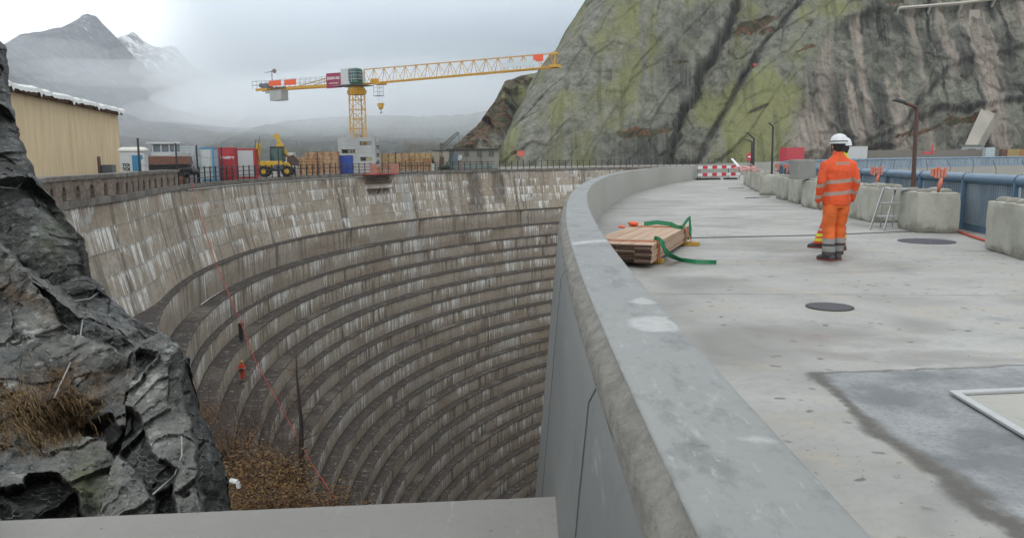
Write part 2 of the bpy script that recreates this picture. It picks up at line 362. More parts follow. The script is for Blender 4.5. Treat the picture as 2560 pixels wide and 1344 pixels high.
def mat_smooth(name, a, b, cwhite=.5, scl_=1., rough=.55, mask=False):
    m = M(name, rough); o = m.obj()
    big = m.noise(m.scl(o, (1.2, .5, .6)), .9 * scl_, 5, .6); fine = m.noise(o, 22 * scl_, 5, .7); scr = m.noise(m.scl(o, (5, .8, 3)), 3.1 * scl_, 5, .7)
    c = m.mix(m.rng(big, .3, .7), a, b)
    c = m.mix(m.rng(scr, .6, .75, 0., cwhite), c, (.55, .56, .54))
    c = m.mix(m.rng(fine, .5, .8, 0., .35), c, tuple(x * .55 for x in a))
    v = m.vor(o, 9. * scl_); c = m.mix(m.ma('MULTIPLY', m.rng(v, .03, .09, .8, 0.), m.rng(scr, .45, .55)), c, (.07, .065, .06))
    if mask: bl = m.noise(m.scl(o, (3, 1.4, 1)), 2.2, 6, .7); c = m.mix(m.rng(bl, .36, .5, .6, 0.), c, (.13, .135, .13)); bl2 = m.noise(m.scl(o, (6, 2, 1)), 4.1, 5, .75); c = m.mix(m.rng(bl2, .58, .68, 0., .55), c, (.42, .42, .4)); sc2 = m.noise(m.scl(o, (30, 3, 1)), 3., 4, .7); c = m.mix(m.rng(sc2, .66, .72, 0., .5), c, (.5, .5, .48))
    if mask: mk = m.xyz(m.attr('mask')); c = m.mix(m.ma('MULTIPLY', mk[0], m.rng(fine, .3, .6, .55, 1.)), c, (.5, .51, .49)); c = m.mix(mk[1], c, (.1, .1, .1))
    m.set('Base Color', c); m.set('Roughness', m.rng(big, .3, .7, rough * .7, rough * 1.3)); m.bump(fine, .22, .005); return m.m
PARTOP = mat_smooth('parapet_top_concrete', (.19, .196, .192), (.275, .28, .272), .5, mask=True)
PARWALL = mat_smooth('parapet_wall_concrete', (.36, .355, .31), (.45, .44, .395), .2, .6, .8)
FACE = mat_smooth('dam_face_concrete', (.12, .128, .125), (.18, .182, .172), .25, .5, .7)
def mat_lip():
    m = M('rough_concrete_edge', .95); o = m.obj(); f = m.noise(o, 30, 7, .75); g = m.noise(m.scl(o, (1, 1.5, 3)), 7, 6, .75)
    c = m.mix(m.rng(g, .35, .65), (.21, .2, .175), (.33, .315, .275)); c = m.mix(m.rng(f, .55, .75, 0., .5), c, (.12, .11, .09))
    v = m.vor(o, 26.); c = m.mix(m.ma('MULTIPLY', m.rng(v, .1, .25, .8, 0.), m.rng(g, .5, .6)), c, (.05, .045, .04))
    m.set('Base Color', c); m.bump(m.ma('ADD', f, m.ma('MULTIPLY', g, 2.)), .9, .02); return m.m
LIP = mat_lip()
# ================================================================== OLD DAM (arch, stepped air face)
SC = 1.2
ZK = [-5.36,-7.32,-8.85,-10.13,-11.52,-12.84,-14.25,-15.63,-16.93,-18.35,-19.78,-21.09,-22.38,-23.72,-25.15,-26.56,-27.96,-29.46,-30.99,-32.45,-33.86]
RK = [65.13,64.2,63.91,62.96,62.16,61.18,60.69,59.95,59.08,58.35,57.5,56.77,55.88,55.11,54.42,53.68,52.91,52.32,51.63,50.95,49.92]
for i in range(3): ZK.append(ZK[-1] - 1.45); RK.append(RK[-1] - .8)
ZO = [1.55 + (z - 1.55) * SC for z in ZK]; RO = [r * SC for r in RK]
ZC = 1.55 - 1.55 * SC; RC = 79.8                      # crest level and radius
def oc(z):                                                 # arch centre at level z
    zz = 1.55 + (z - 1.55) / SC; return (45.54 + .0289 * zz) * SC, (57.38 - .0198 * zz) * SC
def bump_(a): return 2.4 * sstep(math.radians(196), math.radians(206), np.asarray(a, float))   # the crest straightens towards the left abutment
def OP(ang, r, z):
    c = oc(z); r = r + bump_(ang); return np.stack([c[0] + r * np.cos(ang), c[1] + r * np.sin(ang), z + 0 * ang], -1)
def op(ang, r, z):
    c = oc(z); r = r + float(bump_(ang)); return Vector((c[0] + r * math.cos(ang), c[1] + r * math.sin(ang), z))
def ang_at(px, r=None, z=None):                             # angle of the crest point seen in column px
    z = ZC if z is None else z; r = RC if r is None else r; c = oc(z); k = (px - 1280) / F - ROLL * 0
    lo, hi = math.radians(60), math.radians(208)
    for _ in range(60):
        mid = (lo + hi) / 2; q = op(mid, r, z); x, y = q.x, q.y
        if x / y > k: lo = mid
        else: hi = mid
    return mid
dam = empty('old_dam', (0, 0, 0), 0, 'weathered tan concrete arch dam with stepped curved face streaked in white lime', 'dam')
A0, A1 = math.radians(58), math.radians(208)
NA = 520
ang = np.linspace(A0, A1, NA); arc = ang * RC
def strip(name, prof, mat, dts, par=dam, jit=0.):
    """prof: list of (r arrays or floats, z arrays or floats)"""
    P = []; U = []; D = []
    for (r, z), (d, i) in zip(prof, dts):
        zc = z if np.isscalar(z) else float(np.mean(z)); c = oc(zc); r = r + 0 * ang; z = z + 0 * ang
        P.append(np.stack([c[0] + r * np.cos(ang), c[1] + r * np.sin(ang), z], -1)); U.append(np.stack([arc, z], -1)); D.append(np.stack([d + 0 * ang, i + 0 * ang], -1))
    return grid(name, np.array(P), mat, par, {'st': np.array(U), 'dt': np.array(D)}, smooth=False)
def jit(k, amp): return amp * fbm(arc * 1.1, np.full(NA, k * 7.3), 4, k) + amp * .8 * (vn2(arc * 3.1, np.full(NA, k * 3.3), 9) - .5)
# upper wall with lift joints
zt, zb = ZC - .32, ZO[0] + .06; nl = 5; prof = []; dts = []
for i in range(nl):
    for q in (0., .999):
        t = (i + q) / nl; z = zt + (zb - zt) * t; r = (RC - .0) + (RO[0] + .45 - RC) * (t ** 1.25) + bump_(ang)
        if q == 0 and i: r = r - .0
        prof.append((r, z)); dts.append((q * (zt - zb) / nl, i + 30))
strip('upper_wall', prof, OLD_C, dts)
for k in range(len(ZO)):
    r0 = RO[k] + (.45 if k == 0 else (RO[k - 1] - RO[k]) - .03); zi = ZO[k] + .05; rb = bump_(ang) if k == 0 else 0 * ang
    j = jit(k, .09); jz = jit(k + 40, .06)
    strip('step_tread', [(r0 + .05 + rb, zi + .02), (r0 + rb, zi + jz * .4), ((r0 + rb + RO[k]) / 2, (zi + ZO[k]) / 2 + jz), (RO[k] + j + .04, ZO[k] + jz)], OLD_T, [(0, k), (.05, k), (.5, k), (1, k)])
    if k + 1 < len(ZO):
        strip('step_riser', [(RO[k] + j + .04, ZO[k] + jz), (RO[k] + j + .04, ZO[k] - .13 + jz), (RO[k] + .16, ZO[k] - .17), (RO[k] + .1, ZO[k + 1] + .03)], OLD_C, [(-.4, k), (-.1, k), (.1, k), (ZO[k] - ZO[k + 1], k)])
# coping stones of the crest
cop = MB(); a = A0
while a < A1:
    da = 1.28 / RC
    for q in range(1):
        p = [op(a + .012 / RC, RC - .16, ZC), op(a + da - .012 / RC, RC - .16, ZC), op(a + da - .012 / RC, RC + .5, ZC), op(a + .012 / RC, RC + .5, ZC)]
        dz = random.uniform(-.012, .012)
        cop.prism([Vector((v.x, v.y, ZC - .33)) for v in p], (0, 0, .33 + dz))
    a += da
COP = M('coping_stone', .9); _o = COP.obj(); _n = COP.noise(_o, 1.2, 6, .7); COP.set('Base Color', COP.mix(COP.rng(_n, .35, .65), (.11, .095, .08), (.24, .215, .185))); COP.bump(_n, .3, .02)
cop.build('coping', COP.m, dam)
pb = MB(); pb.tube([op(x, RC - .13, ZC - .42) for x in np.linspace(ang_at(1060), ang_at(470), 120)], .045, 6)
PIPE = paint('pale_pipe', (.55, .54, .5), .6, .3); pb.build('pipe', PIPE, dam)
# crest road body behind coping + crown wall
# ================================================================== NEW DAM
NC = (125.5, 0.0)
def ND(off, y, z):        # point at offset 'off' from the radius through x=off at y=0 ; y ~ arc length
    R = NC[0] - off; a = y / 125.0; return np.array([NC[0] - R * math.cos(a), R * math.sin(a), z])
newdam = empty('new_dam', (0, 0, 0), 0, 'new grey concrete arch dam with smooth parapet and wide flat deck', 'dam')
ys = np.concatenate([np.arange(-6, 12, .12), np.arange(12, 150, .5)])
def nstrip(name, prof, mat, par=newdam, ysl=ys, smooth=True, flip=False):
    P = np.array([[ND(o(y) if callable(o) else o, y, z(y) if callable(z) else z) for y in ysl] for o, z in prof])
    return grid(name, P, mat, par, smooth=smooth, flip=flip)
def wdt(y): return 8.15 if y < 18 else 8.15 - 2.6 * min(1, (y - 18) / 42)
PH = .95
yn = np.arange(-6, 14, .035); yf = np.concatenate([np.arange(13.96, 150, .5)])
def lipn(y, s): return float(fbm(np.array([y * 6.]), np.array([s * 5.1]), 4, s)[0])
for nm, ysl in (('parapet_edge', yn),):
    P = []
    for o, z, jo, jz in ((.235, .845, .004, .004), (.232, .87, .01, .01), (.245, .91, .012, .014), (.27, .925, .01, .012), (.292, .944, .002, .0)):
        P.append([ND(o + jo * lipn(y, int(o * 1000)), y, z + jz * lipn(y, int(z * 1000))) for y in ysl])
    grid(nm, np.array(P), LIP, newdam)
nstrip('parapet_edge', [(.235, .845), (.235, .91), (.292, .944)], LIP, ysl=yf)
LIME = [([(1570, 800), (1610, 788), (1660, 792), (1702, 815), (1690, 828), (1610, 828), (1575, 815)], 1., .012), ([(1572, 752), (1610, 745), (1642, 756), (1615, 762)], .9, .008), ([(1845, 1097), (1920, 1092), (1948, 1105), (1900, 1109)], .8, .008), ([(1430, 607), (1480, 599), (1526, 599), (1526, 604), (1480, 606), (1435, 612)], 1., .012), ([(1770, 1040), (1778, 1010), (1800, 975), (1808, 978), (1786, 1012), (1778, 1042)], .5, .006), ([(1700, 760), (1730, 756), (1745, 770), (1715, 775)], .0, .01)]
def partop(y0, y1, st, nx):
    yl = np.arange(y0, y1 + 1e-6, st); T = [(.290, .9435), (.292, PH)] + [(.292 + .266 * i / nx, PH) for i in range(1, nx)] + [(.558, PH), (.565, PH - .006), (.567, PH - .014)]
    P = np.array([[ND(o, y, z) for y in yl] for o, z in T]); X, Y = P[..., 0], P[..., 1]; qx = X + .012 * fbm(X * 30, Y * 18, 4, 41); qy = Y + .04 * fbm(X * 20, Y * 8, 4, 42); lm = np.zeros_like(X)
    for pl, a, w_ in LIME: lm = np.maximum(lm, a * .75 * softpoly(qx, qy, [on(*p, PH) for p in pl], w_ * 1.6))
    dk = (1 - sstep(0, 1, pdist(qx, qy, [tuple(on(1730, 1112, PH).xy), tuple(on(1765, 1110, PH).xy)]) / .012)) * .8
    grid('parapet_top', P, PARTOP, newdam, None, np.stack([lm, dk, 0 * X, 0 * X], -1))
partop(-6, .6, .1, 8); partop(.6, 6.5, .012, 26); partop(6.5, 14, .05, 12); partop(14, 150, .5, 6)
nstrip('parapet_wall', [(.567, PH - .014), (.575, .0), (.575, -.3)], PARWALL, smooth=False)
def kf(z):                 # upstream face bulges outwards going down
    d = .845 - z; return .235 - .02 * min(1, d / .05) - .085 * d if d < 12 else .215 - .085 * 12 - .05 * (d - 12)
fz = [.845, .8, .5, 0, -1, -2, -4, -6, -9, -12, -16, -20, -28, -46]
nstrip('upstream_face', [(kf(z), z) for z in fz], FACE)
# vertical construction joints on the face: narrow proud ribs / grooves
JNT = paint('joint_filler', (.03, .03, .03), .9, .2)
jb = MB()
for yj in (2.35, 4.9, 9.8, 14.6, 19.6, 24.6):
    pts = [ND(kf(z) - .002, yj + .02 * math.sin(z * 3), z) for z in fz]
    P0 = [ND(kf(z) - .004, yj + .02 * math.sin(z * 3) + .010, z) for z in fz]
    for a_, b_, c_, d_ in zip(pts[:-1], pts[1:], P0[1:], P0[:-1]): jb.add([a_, b_, c_, d_], [(0, 1, 2, 3)])
jb.build('joint', JNT, newdam)
STAINS = [([(1630, 655), (1735, 648), (1800, 660), (1730, 676), (1640, 668)], .9), ([(1700, 825), (1850, 822), (2010, 832), (2145, 840), (2090, 858), (1960, 860), (1850, 890), (1770, 896)], .85), ([(2165, 900), (2250, 890), (2345, 905), (2290, 918), (2175, 918)], .7), ([(2205, 790), (2260, 795), (2355, 812), (2320, 832), (2250, 830)], .75),
    ([(1640, 690), (1770, 690), (1860, 700), (1780, 724), (1670, 730)], .8), ([(1490, 552), (1560, 556), (1630, 570), (1560, 584), (1490, 578)], .8), ([(1985, 640), (2060, 632), (2140, 640), (2060, 664), (2000, 658)], .6), ([(2540, 1180), (2560, 1260), (2800, 1300), (2800, 1180)], .5), ([(2282, 1250), (2308, 1250), (2325, 1344), (2288, 1344)], .6),
    ([(1560, 620), (1660, 640), (1760, 668), (1700, 690), (1600, 700)], .5), ([(1520, 505), (1650, 500), (1760, 508), (1640, 522), (1530, 524)], .5), ([(1560, 470), (1700, 462), (1800, 470), (1700, 480), (1580, 486)], .45), ([(1850, 1180), (1900, 1170), (1930, 1200), (1880, 1215)], .0), ([(1640, 655), (1700, 640), (1715, 655), (1650, 672)], .5)]
PATCHL = [(2052, 936), (2098, 985), (2150, 1035), (2205, 1085), (2290, 1140), (2360, 1185), (2440, 1245), (2535, 1310), (2650, 1400), (2900, 1600)]
PATCHT = [(2052, 933), (2200, 927), (2400, 920), (2560, 912), (2900, 903)]
def deckpart(y0, y1, st, nx):
    yl = np.arange(y0, y1 + 1e-6, st); T = np.linspace(0, 1, nx)
    P = np.array([[ND(.575 + (wdt(y) - .575) * t, y, 0) for y in yl] for t in T]); X, Y = P[..., 0], P[..., 1]
    qx = X + .35 * fbm(X * .9, Y * .9, 5, 61); qy = Y + .5 * fbm(X * .9, Y * .7, 5, 62); fn = .5 + .5 * fbm(X * 5, Y * 3, 4, 63)
    dm = np.zeros_like(X)
    for pl, a in STAINS: dm = np.maximum(dm, a * softpoly(qx, qy, [on(*p) for p in pl], .2) * (.8 + .5 * fn))
    dm = np.maximum(dm, .8 * np.exp(-np.clip(X - P[0:1, :, 0] - 0.02, 0, 9) / (.16 + .25 * vn2(Y * .7, Y * 0, 64))) * (.4 + .6 * fn))
    ex = X + .05 * fbm(X * 6, Y * 6, 4, 65) + .05 * fbm(X * 1.6, Y * 1.6, 3, 66); ey = Y + .05 * fbm(X * 6, Y * 6, 4, 67)
    wd_ = .025 + .1 * vn2(X * 2.3, Y * 2.3, 68) ** 1.3; e1_ = 1 - sstep(0, 1, (pdist(ex + .02, ey, [tuple(on(*p).xy) for p in PATCHL])) / wd_ - .2)
    e2_ = 1 - sstep(.006, .03, pdist(ex, ey, [tuple(on(*p).xy) for p in PATCHT])); ed_ = np.maximum(e1_, e2_ * .8)
    grid('deck', P, DECK, newdam, None, np.stack([np.clip(dm, 0, 1), ed_, softpoly(ex, ey, [on(*p) for p in PATCHL] + [on(3300, 1500), on(3000, 905), on(2750, 910), on(2560, 914), on(2300, 925)], .02), 0 * X], -1))
deckpart(-1., 9, .03, 240); deckpart(9, 24, .08, 100); deckpart(24, 150, .6, 40)
nn = np.concatenate([np.arange(-6, 30, .5), np.arange(30, 150, 1.)])
CFAR = mat_smooth('downstream_face_concrete', (.3, .29, .26), (.38, .36, .32), .3, .2, .85)
nstrip('downstream_face', [(lambda y: wdt(y), 0.), (lambda y: wdt(y) + .35, -.02), (lambda y: wdt(y) + .35, -1.2), (lambda y: wdt(y) + 2., -12), (lambda y: wdt(y) + 5, -46)], CFAR, ysl=nn, smooth=False)
nf = MB(); 
# ledge wall (abutment wing) at lower left
lw = MB(); e0 = on(-60, 1300.5, 0); e1 = on(1380, 1238, 0)
dirv = (e1 - e0).normalized(); e0 = e0 - dirv * 3; nrm = Vector((dirv.y, -dirv.x, 0))
e1 = Vector((e1.x, e1.y, 0)) + dirv * .3
N_ = 160; prof = []
P = []
for (o, z) in ((.0, -6), (.0, -.012), (.012, 0.0), (.5, 0.004), (1.05, .0), (1.05, -6)):
    P.append([e0 + (e1 - e0) * (i / N_) + nrm * (o + (.004 * lipn(i * .25, 3) if o < .1 else 0)) + Vector((0, 0, z)) for i in range(N_ + 1)])
WING = mat_smooth('wing_wall_concrete', (.2, .19, .17), (.29, .28, .255), .3, 1., .8)
wing = grid('wing_wall', np.array([[list(v) for v in r] for r in P]), WING, None, smooth=False)
tag(wing, 'low grey concrete wing wall with flat pitted top at the bottom left', 'wall')
# ================================================================== GROUND, LAKE
GR = M('gravel_ground', .95); _o = GR.obj(); _n = GR.noise(_o, .8, 7, .7); GR.set('Base Color', GR.mix(GR.rng(_n, .35, .65), (.16, .145, .12), (.28, .26, .22))); GR.bump(_n, .5, .05)
rr = np.array([RC + .3, RC + 5, RC + 15, RC + 30, RC + 60]); aa = np.linspace(A0, A1, 200)
tag(grid('ground', np.array([OP(aa, r, ZC - .02 - (.0 if i < 4 else 12)) for i, r in enumerate(rr)]), GR.m), kind='structure')
WT = M('lake_water', .08); WT.set('Base Color', (.02, .04, .045)); WT.bump(WT.noise(WT.obj(), 1.5, 4), .1, .05)
tag(grid('water', np.array([OP(np.linspace(math.radians(20), math.radians(240), 60), r, -9.) for r in (RC + 40, 400, 3600)]), WT.m), kind='structure')
tag(grid('valley_floor', np.array([[(-150, -60, -46), (-150, 260, -46)], [(260, -60, -46), (260, 260, -46)]], float), GR.m), kind='structure')
# ================================================================== MOUNTAINS
def mat_mountain(name, a, b, c, snowz, snow=0., sc_=.01, scrub=(.16, .11, .06)):
    m = M(name, .95); o = m.obj(); x, y, z = m.xyz(o)
    n = m.noise(m.scl(o, (1, 1, .6)), sc_, 9, .68); n2 = m.noise(m.scl(o, (1.5, 1.5, .5)), sc_ * 6, 8, .72)
    col = m.mix(m.rng(n2, .35, .65), a, b); col = m.mix(m.rng(n, .5, .65, 0., .8), col, c)
    n3 = m.noise(o, sc_ * 1.8, 6, .65); col = m.mix(m.ma('MULTIPLY', m.rng(n3, .5, .62, 0., .8), m.rng(z, snowz * .1, snowz * .7, 1., 0.)), col, scrub)
    if snow:
        s1 = m.rng(m.ma('ADD', z, m.rng(n2, .25, .75, -140., 140.)), snowz, snowz + 60)
        s2 = m.rng(m.noise(m.scl(o, (1, 1, .45)), sc_ * 3.5, 8, .72), .46, .56)
        col = m.mix(m.ma('MULTIPLY', m.ma('MULTIPLY', s1, s2), snow), col, (.95, .97, 1.))
    m.set('Base Color', col); m.bump(n2, 1., 10 * .01 / sc_); return m.m
def ridge(name, pts, D, base_z, depth, mat, n=240, m=70, amp=30., fs=90., seed=0, back=.6, label=None, dz=None):
    px = np.array([p[0] for p in pts], float); py = np.array([p[1] for p in pts], float)
    xs = np.linspace(px[0], px[-1], n); yi = np.interp(xs, px, py)
    Ds = D if np.isscalar(D) else np.interp(xs, [p[0] for p in D], [p[1] for p in D])
    top = np.array([list(at(a, b, float(q))) for a, b, q in zip(xs, yi, np.broadcast_to(Ds, xs.shape))])
    top[:, 2] += amp * .12 * ridged(top[:, 0] / (fs * .25), top[:, 1] / (fs * .25), 4, seed + 9)
    t = np.concatenate([np.linspace(-back, 0, 14)[:-1], np.linspace(0, 1, m)])
    P = np.zeros((len(t), n, 3))
    for i, q in enumerate(t):
        k = abs(q); P[i, :, 0] = top[:, 0] * (1 - .18 * q) ; P[i, :, 1] = top[:, 1] - q * depth
        P[i, :, 2] = base_z + (top[:, 2] - base_z) * (1 - k ** .85)
    X = P[..., 0]; Y = P[..., 1]
    w_ = (np.abs(t) ** .7 * np.clip(1.15 - np.abs(t), .1, 1) ** .7)[:, None]
    sp = ridged(X / fs + .3 * fbm(X / fs, Y / fs, 3, seed), Y / (fs * 2.2), 6, seed, .55)
    P[..., 2] += w_ * amp * sp
    P[..., 1] += w_ * amp * .5 * fbm(X / fs * 2, P[..., 2] / fs * 2, 4, seed + 3)
    o = grid(name, P, mat, None, smooth=True); tag(o, label, None, kind='structure')
    return o
MT1 = mat_mountain('mountain_rock', (.035, .055, .095), (.19, .2, .215), (.02, .032, .06), 420., 1., .006, (.13, .10, .07))
MT2 = mat_mountain('snowy_mountain_rock', (.08, .09, .10), (.17, .175, .18), (.06, .07, .08), 300., 1., .006, (.12, .10, .07))
MT3 = mat_mountain('misty_hill_rock', (.10, .11, .10), (.2, .21, .19), (.07, .08, .07), 9000., 0, .02, (.14, .12, .08))
ridge('far_mountain', [(-420, 300), (-200, 180), (0, 105), (25, 140), (60, 125), (95, 118), (135, 120), (160, 88), (172, 68), (190, 60), (205, 42), (222, 38), (240, 44), (262, 68), (295, 100), (340, 150), (390, 200), (440, 250), (500, 320), (560, 365), (640, 400)], 2300., -25, 1560, MT1, 320, 110, 75., 260., 2)
ridge('snowy_mountain', [(180, 190), (260, 118), (300, 92), (318, 88), (330, 82), (345, 92), (360, 108), (380, 118), (420, 120), (442, 118), (455, 135), (480, 165), (510, 185), (560, 205), (620, 225), (680, 250), (760, 300), (840, 380)], 2900., -25, 1700, MT2, 260, 90, 85., 260., 5)
ridge('misty_hill', [(520, 370), (560, 335), (640, 270), (700, 205), (760, 145), (820, 90), (870, 55), (940, 20), (1010, -10), (1120, -60), (1300, -90), (1600, -60), (1900, 100)], 1200., -10, 330, MT3, 260, 80, 30., 120., 8)
ridge('scree_slope', [(500, 372), (560, 352), (600, 335), (640, 318), (700, 306), (760, 300), (860, 292), (960, 290), (1060, 292), (1160, 288), (1260, 270), (1400, 250)], 430., -10, 120, MT3, 330, 110, 7., 13., 12)
# ================================================================== CLIFF on the right
CP0 = np.array([0., 205., -3.]); dS = np.array([.993, -.118, 0.]); dS /= np.linalg.norm(dS)
nH = np.cross(dS, [0, 0, 1.]); nH = -nH if nH[1] > 0 else nH          # faces the camera
LEAN = math.radians(32)
dU = np.array([-nH[0] * math.sin(LEAN), -nH[1] * math.sin(LEAN), math.cos(LEAN)]); dN = np.cross(dS, dU); dN = -dN if dN[1] > 0 else dN
def cl(px, py):
    d = ray(px, py); o = np.array([0, 0, CH]); t = np.dot(CP0 - o, dN) / np.dot(d, dN); p = o + d * t - CP0
    return float(np.dot(p, dS)), float(np.dot(p, dU))
def clpath(pts):
    a = np.array([cl(*p) for p in pts]); i = np.argsort(a[:, 1]); return a[i]
ns_, nh_ = 800, 330
sg = np.linspace(-45, 175, ns_); hg = np.linspace(-4, 84, nh_)
S, H_ = np.meshgrid(sg, hg)
def path_side(pts, wob=1., s=0):
    a = clpath(pts); f = np.interp(H_, a[:, 1], a[:, 0])
    # extrapolate beyond the ends
    k0 = (a[1, 0] - a[0, 0]) / (a[1, 1] - a[0, 1]); k1 = (a[-1, 0] - a[-2, 0]) / (a[-1, 1] - a[-2, 1])
    f = np.where(H_ < a[0, 1], a[0, 0] + (H_ - a[0, 1]) * k0, f); f = np.where(H_ > a[-1, 1], a[-1, 0] + (H_ - a[-1, 1]) * k1, f)
    return S - f - wob * fbm(H_ * .25, H_ * 0 + s, 4, s)
edge = path_side([(1276, 405), (1310, 330), (1345, 270), (1395, 190), (1425, 130), (1455, 70), (1500, 0)], .8, 1)
c1 = path_side([(1840, 0), (1810, 80), (1785, 120), (1750, 165), (1742, 210), (1715, 260), (1695, 310), (1672, 400)], 1.2, 2)
c2 = path_side([(2010, 0), (1980, 30), (1955, 80), (1915, 110), (1890, 165), (1860, 210), (1835, 260), (1800, 320), (1745, 405)], 1.2, 3)
c3 = path_side([(2090, 60), (2030, 105), (2000, 165), (1975, 260), (1950, 330), (1925, 405)], 1.5, 4)
def low(yfun, s=0):     # signed height above a roughly horizontal line given by pixel pts
    a = np.array([cl(*p) for p in yfun]); return H_ - np.interp(S, a[:, 0], a[:, 1]) - .8 * fbm(S * .2, S * 0 + s, 4, s)
o1 = low([(1900, 420), (2240, 365), (2265, 345), (2300, 292), (2370, 280), (2445, 272), (2560, 262), (2700, 250)], 1)
o2 = low([(1900, 460), (2240, 330), (2335, 212), (2370, 168), (2430, 150), (2560, 128), (2700, 110)], 2)
o3 = low([(1900, 60), (2080, 62), (2160, 40), (2250, 36), (2400, 20), (2560, 2), (2700, -20)], 3)
right = sstep(0, 6, c3); left = 1 - right
D_ = np.zeros_like(S)
D_ += 3.0 * fbm(S * .03, H_ * .03, 3, 4)
D_ += .9 * fbm(S * .16 + H_ * .05, H_ * .06, 5, 6)
D_ += -.055 * np.clip(-edge, 0, 60) ** 2 - .5 * np.clip(-edge, 0, 60)          # rounds back past the sky edge
D_ += -3.5 * np.exp(-np.clip(edge, 0, 99) / 6.)
D_ += -3.6 * sstep(-.4, .8, c1) + 3.2 * sstep(6, 12, c1) * 1.
D_ += -2.6 * np.exp(-(c1 / .9) ** 2)
D_ += 2.2 * sstep(-1.5, 0., c2) * 1. - 2.8 * np.exp(-((c2 + .8) / 1.) ** 2) + left * 1.3 * ridged(S * .07 + H_ * .03, H_ * .03, 4, 88)
D_ += -2.6 * right
D_ += right * (1.6 * sstep(-.5, .6, o1) * np.exp(-np.clip(o1, 0, 99) / 9.) + 1.3 * sstep(-.5, .6, o2) * np.exp(-np.clip(o2, 0, 99) / 9.) + 2.2 * sstep(-.3, .5, o3))
D_ += right * (.9 * ridged(S * .22, H_ * .07, 5, 9) + .35 * ridged(S * .8, H_ * .25, 4, 19))
rough = np.maximum(right, sstep(0, 2, c1) * sstep(0, -2, c2))
q = np.stack([S.ravel() * .8 + H_.ravel() * .25, H_.ravel() * .38, D_.ravel() * 0], 1)
fv, fe = facets(q, np.array([2.2, 2.2, 2.2]), 3, .8, .6); fv = fv.reshape(S.shape); fe = fe.reshape(S.shape)
D_ += rough * fv * .8 + (1 - rough) * fv * .16
qa = np.stack([((S * .82 - H_ * .57) + 1.6 * fbm(S * .08, H_ * .08, 4, 90)).ravel() / 5.5, ((S * .57 + H_ * .82) + 2.5 * fbm(S * .07 + 5, H_ * .07, 4, 91)).ravel() / 17., D_.ravel() * 0], 1)
fs_, fse = facets(qa, np.array([1., 1., 1.]), 93, .7, .6); fs_ = fs_.reshape(S.shape); fse = fse.reshape(S.shape); D_ += (.75 * (1 - right) + .5 * right) * fs_ - .25 * (1 - sstep(0, .06, fse))
fv2, _ = facets(q, np.array([.8, .8, .8]), 13, .8, .6); D_ += rough * fv2.reshape(S.shape) * .22
# long thin diagonal cracks (sheet joints) on the smooth slabs
rot = S * .86 - H_ * .5
ck = 1 - sstep(0, .05, np.abs(vn2(rot * .12, (S * .5 + H_ * .86) * .022, 21) - .5)) 
D_ -= .35 * ck
PC = CP0 + S[..., None] * dS + H_[..., None] * dU + D_[..., None] * dN
# masks: R lichen, G dark streaks, clefts and ledge lines, B vegetation, A tan
n1 = fbm(S * .05 + 3, H_ * .05, 5, 31); n2 = fbm(S * .5, H_ * .035, 5, 33); n3 = fbm(S * .13, H_ * .13, 5, 35)
mid_ = sstep(0, 2, c2) * left
R_ = left * sstep(-.02, .4, n1 + .35 * n2 + .2 * n3 + .25 * mid_) * .95
R_ = np.maximum(R_, right * sstep(0, 4, o3) * sstep(-.15, .2, n1 + .1) * .9)
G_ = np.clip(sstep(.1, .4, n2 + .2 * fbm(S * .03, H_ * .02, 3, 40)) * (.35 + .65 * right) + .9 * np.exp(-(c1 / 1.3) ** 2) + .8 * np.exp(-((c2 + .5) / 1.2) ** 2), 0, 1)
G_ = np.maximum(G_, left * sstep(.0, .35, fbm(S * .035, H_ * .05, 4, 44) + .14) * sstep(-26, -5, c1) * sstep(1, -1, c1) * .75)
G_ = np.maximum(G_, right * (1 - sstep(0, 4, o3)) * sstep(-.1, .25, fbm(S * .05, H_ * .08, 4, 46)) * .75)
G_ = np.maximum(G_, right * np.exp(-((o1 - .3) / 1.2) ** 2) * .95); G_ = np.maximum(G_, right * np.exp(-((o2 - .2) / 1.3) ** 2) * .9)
def blob(px, py, rx, ry, rz=0.):
    s0, h0 = cl(px, py); k = 1 / 9.3; u = (S - s0); v = (H_ - h0); c, s_ = math.cos(rz), math.sin(rz)
    return np.exp(-(((u * c + v * s_) / (rx * k)) ** 2 + ((-u * s_ + v * c) / (ry * k)) ** 2) ** 1.5)
B_ = np.zeros_like(S)
for b in ((1620, 332, 75, 14, .05), (1880, 40, 60, 26, .1), (1925, 66, 34, 22, .3), (2005, 138, 30, 7, .3), (1895, 288, 48, 8, .5), (2230, 22, 25, 16, 0), (2290, 330, 60, 7, .35), (2420, 300, 45, 8, .2), (1700, 150, 24, 5, 0)):
    B_ = np.maximum(B_, blob(*b))
n4 = fbm(S * .35, H_ * .5, 5, 36); B_ = sstep(.42, .62, B_ + .55 * n3 + .45 * n4) ; A_ = right * sstep(-.05, .3, fbm(S * .28, H_ * .02, 4, 51)) * (1 - sstep(0, 4, o3))
lum = sstep(.12, .3, fbm(S * .03 + 9, H_ * .03, 4, 60)) * 0
A_ = np.maximum(A_, right * np.exp(-((S - cl(2060, 300)[0] - (H_ - 20) * .12) / 2.2) ** 2) * .9 * (o3 < 0))
D2 = B_ * .25 * np.abs(fbm(S * 1.5, H_ * 1.5, 3, 70)); PC += D2[..., None] * dN
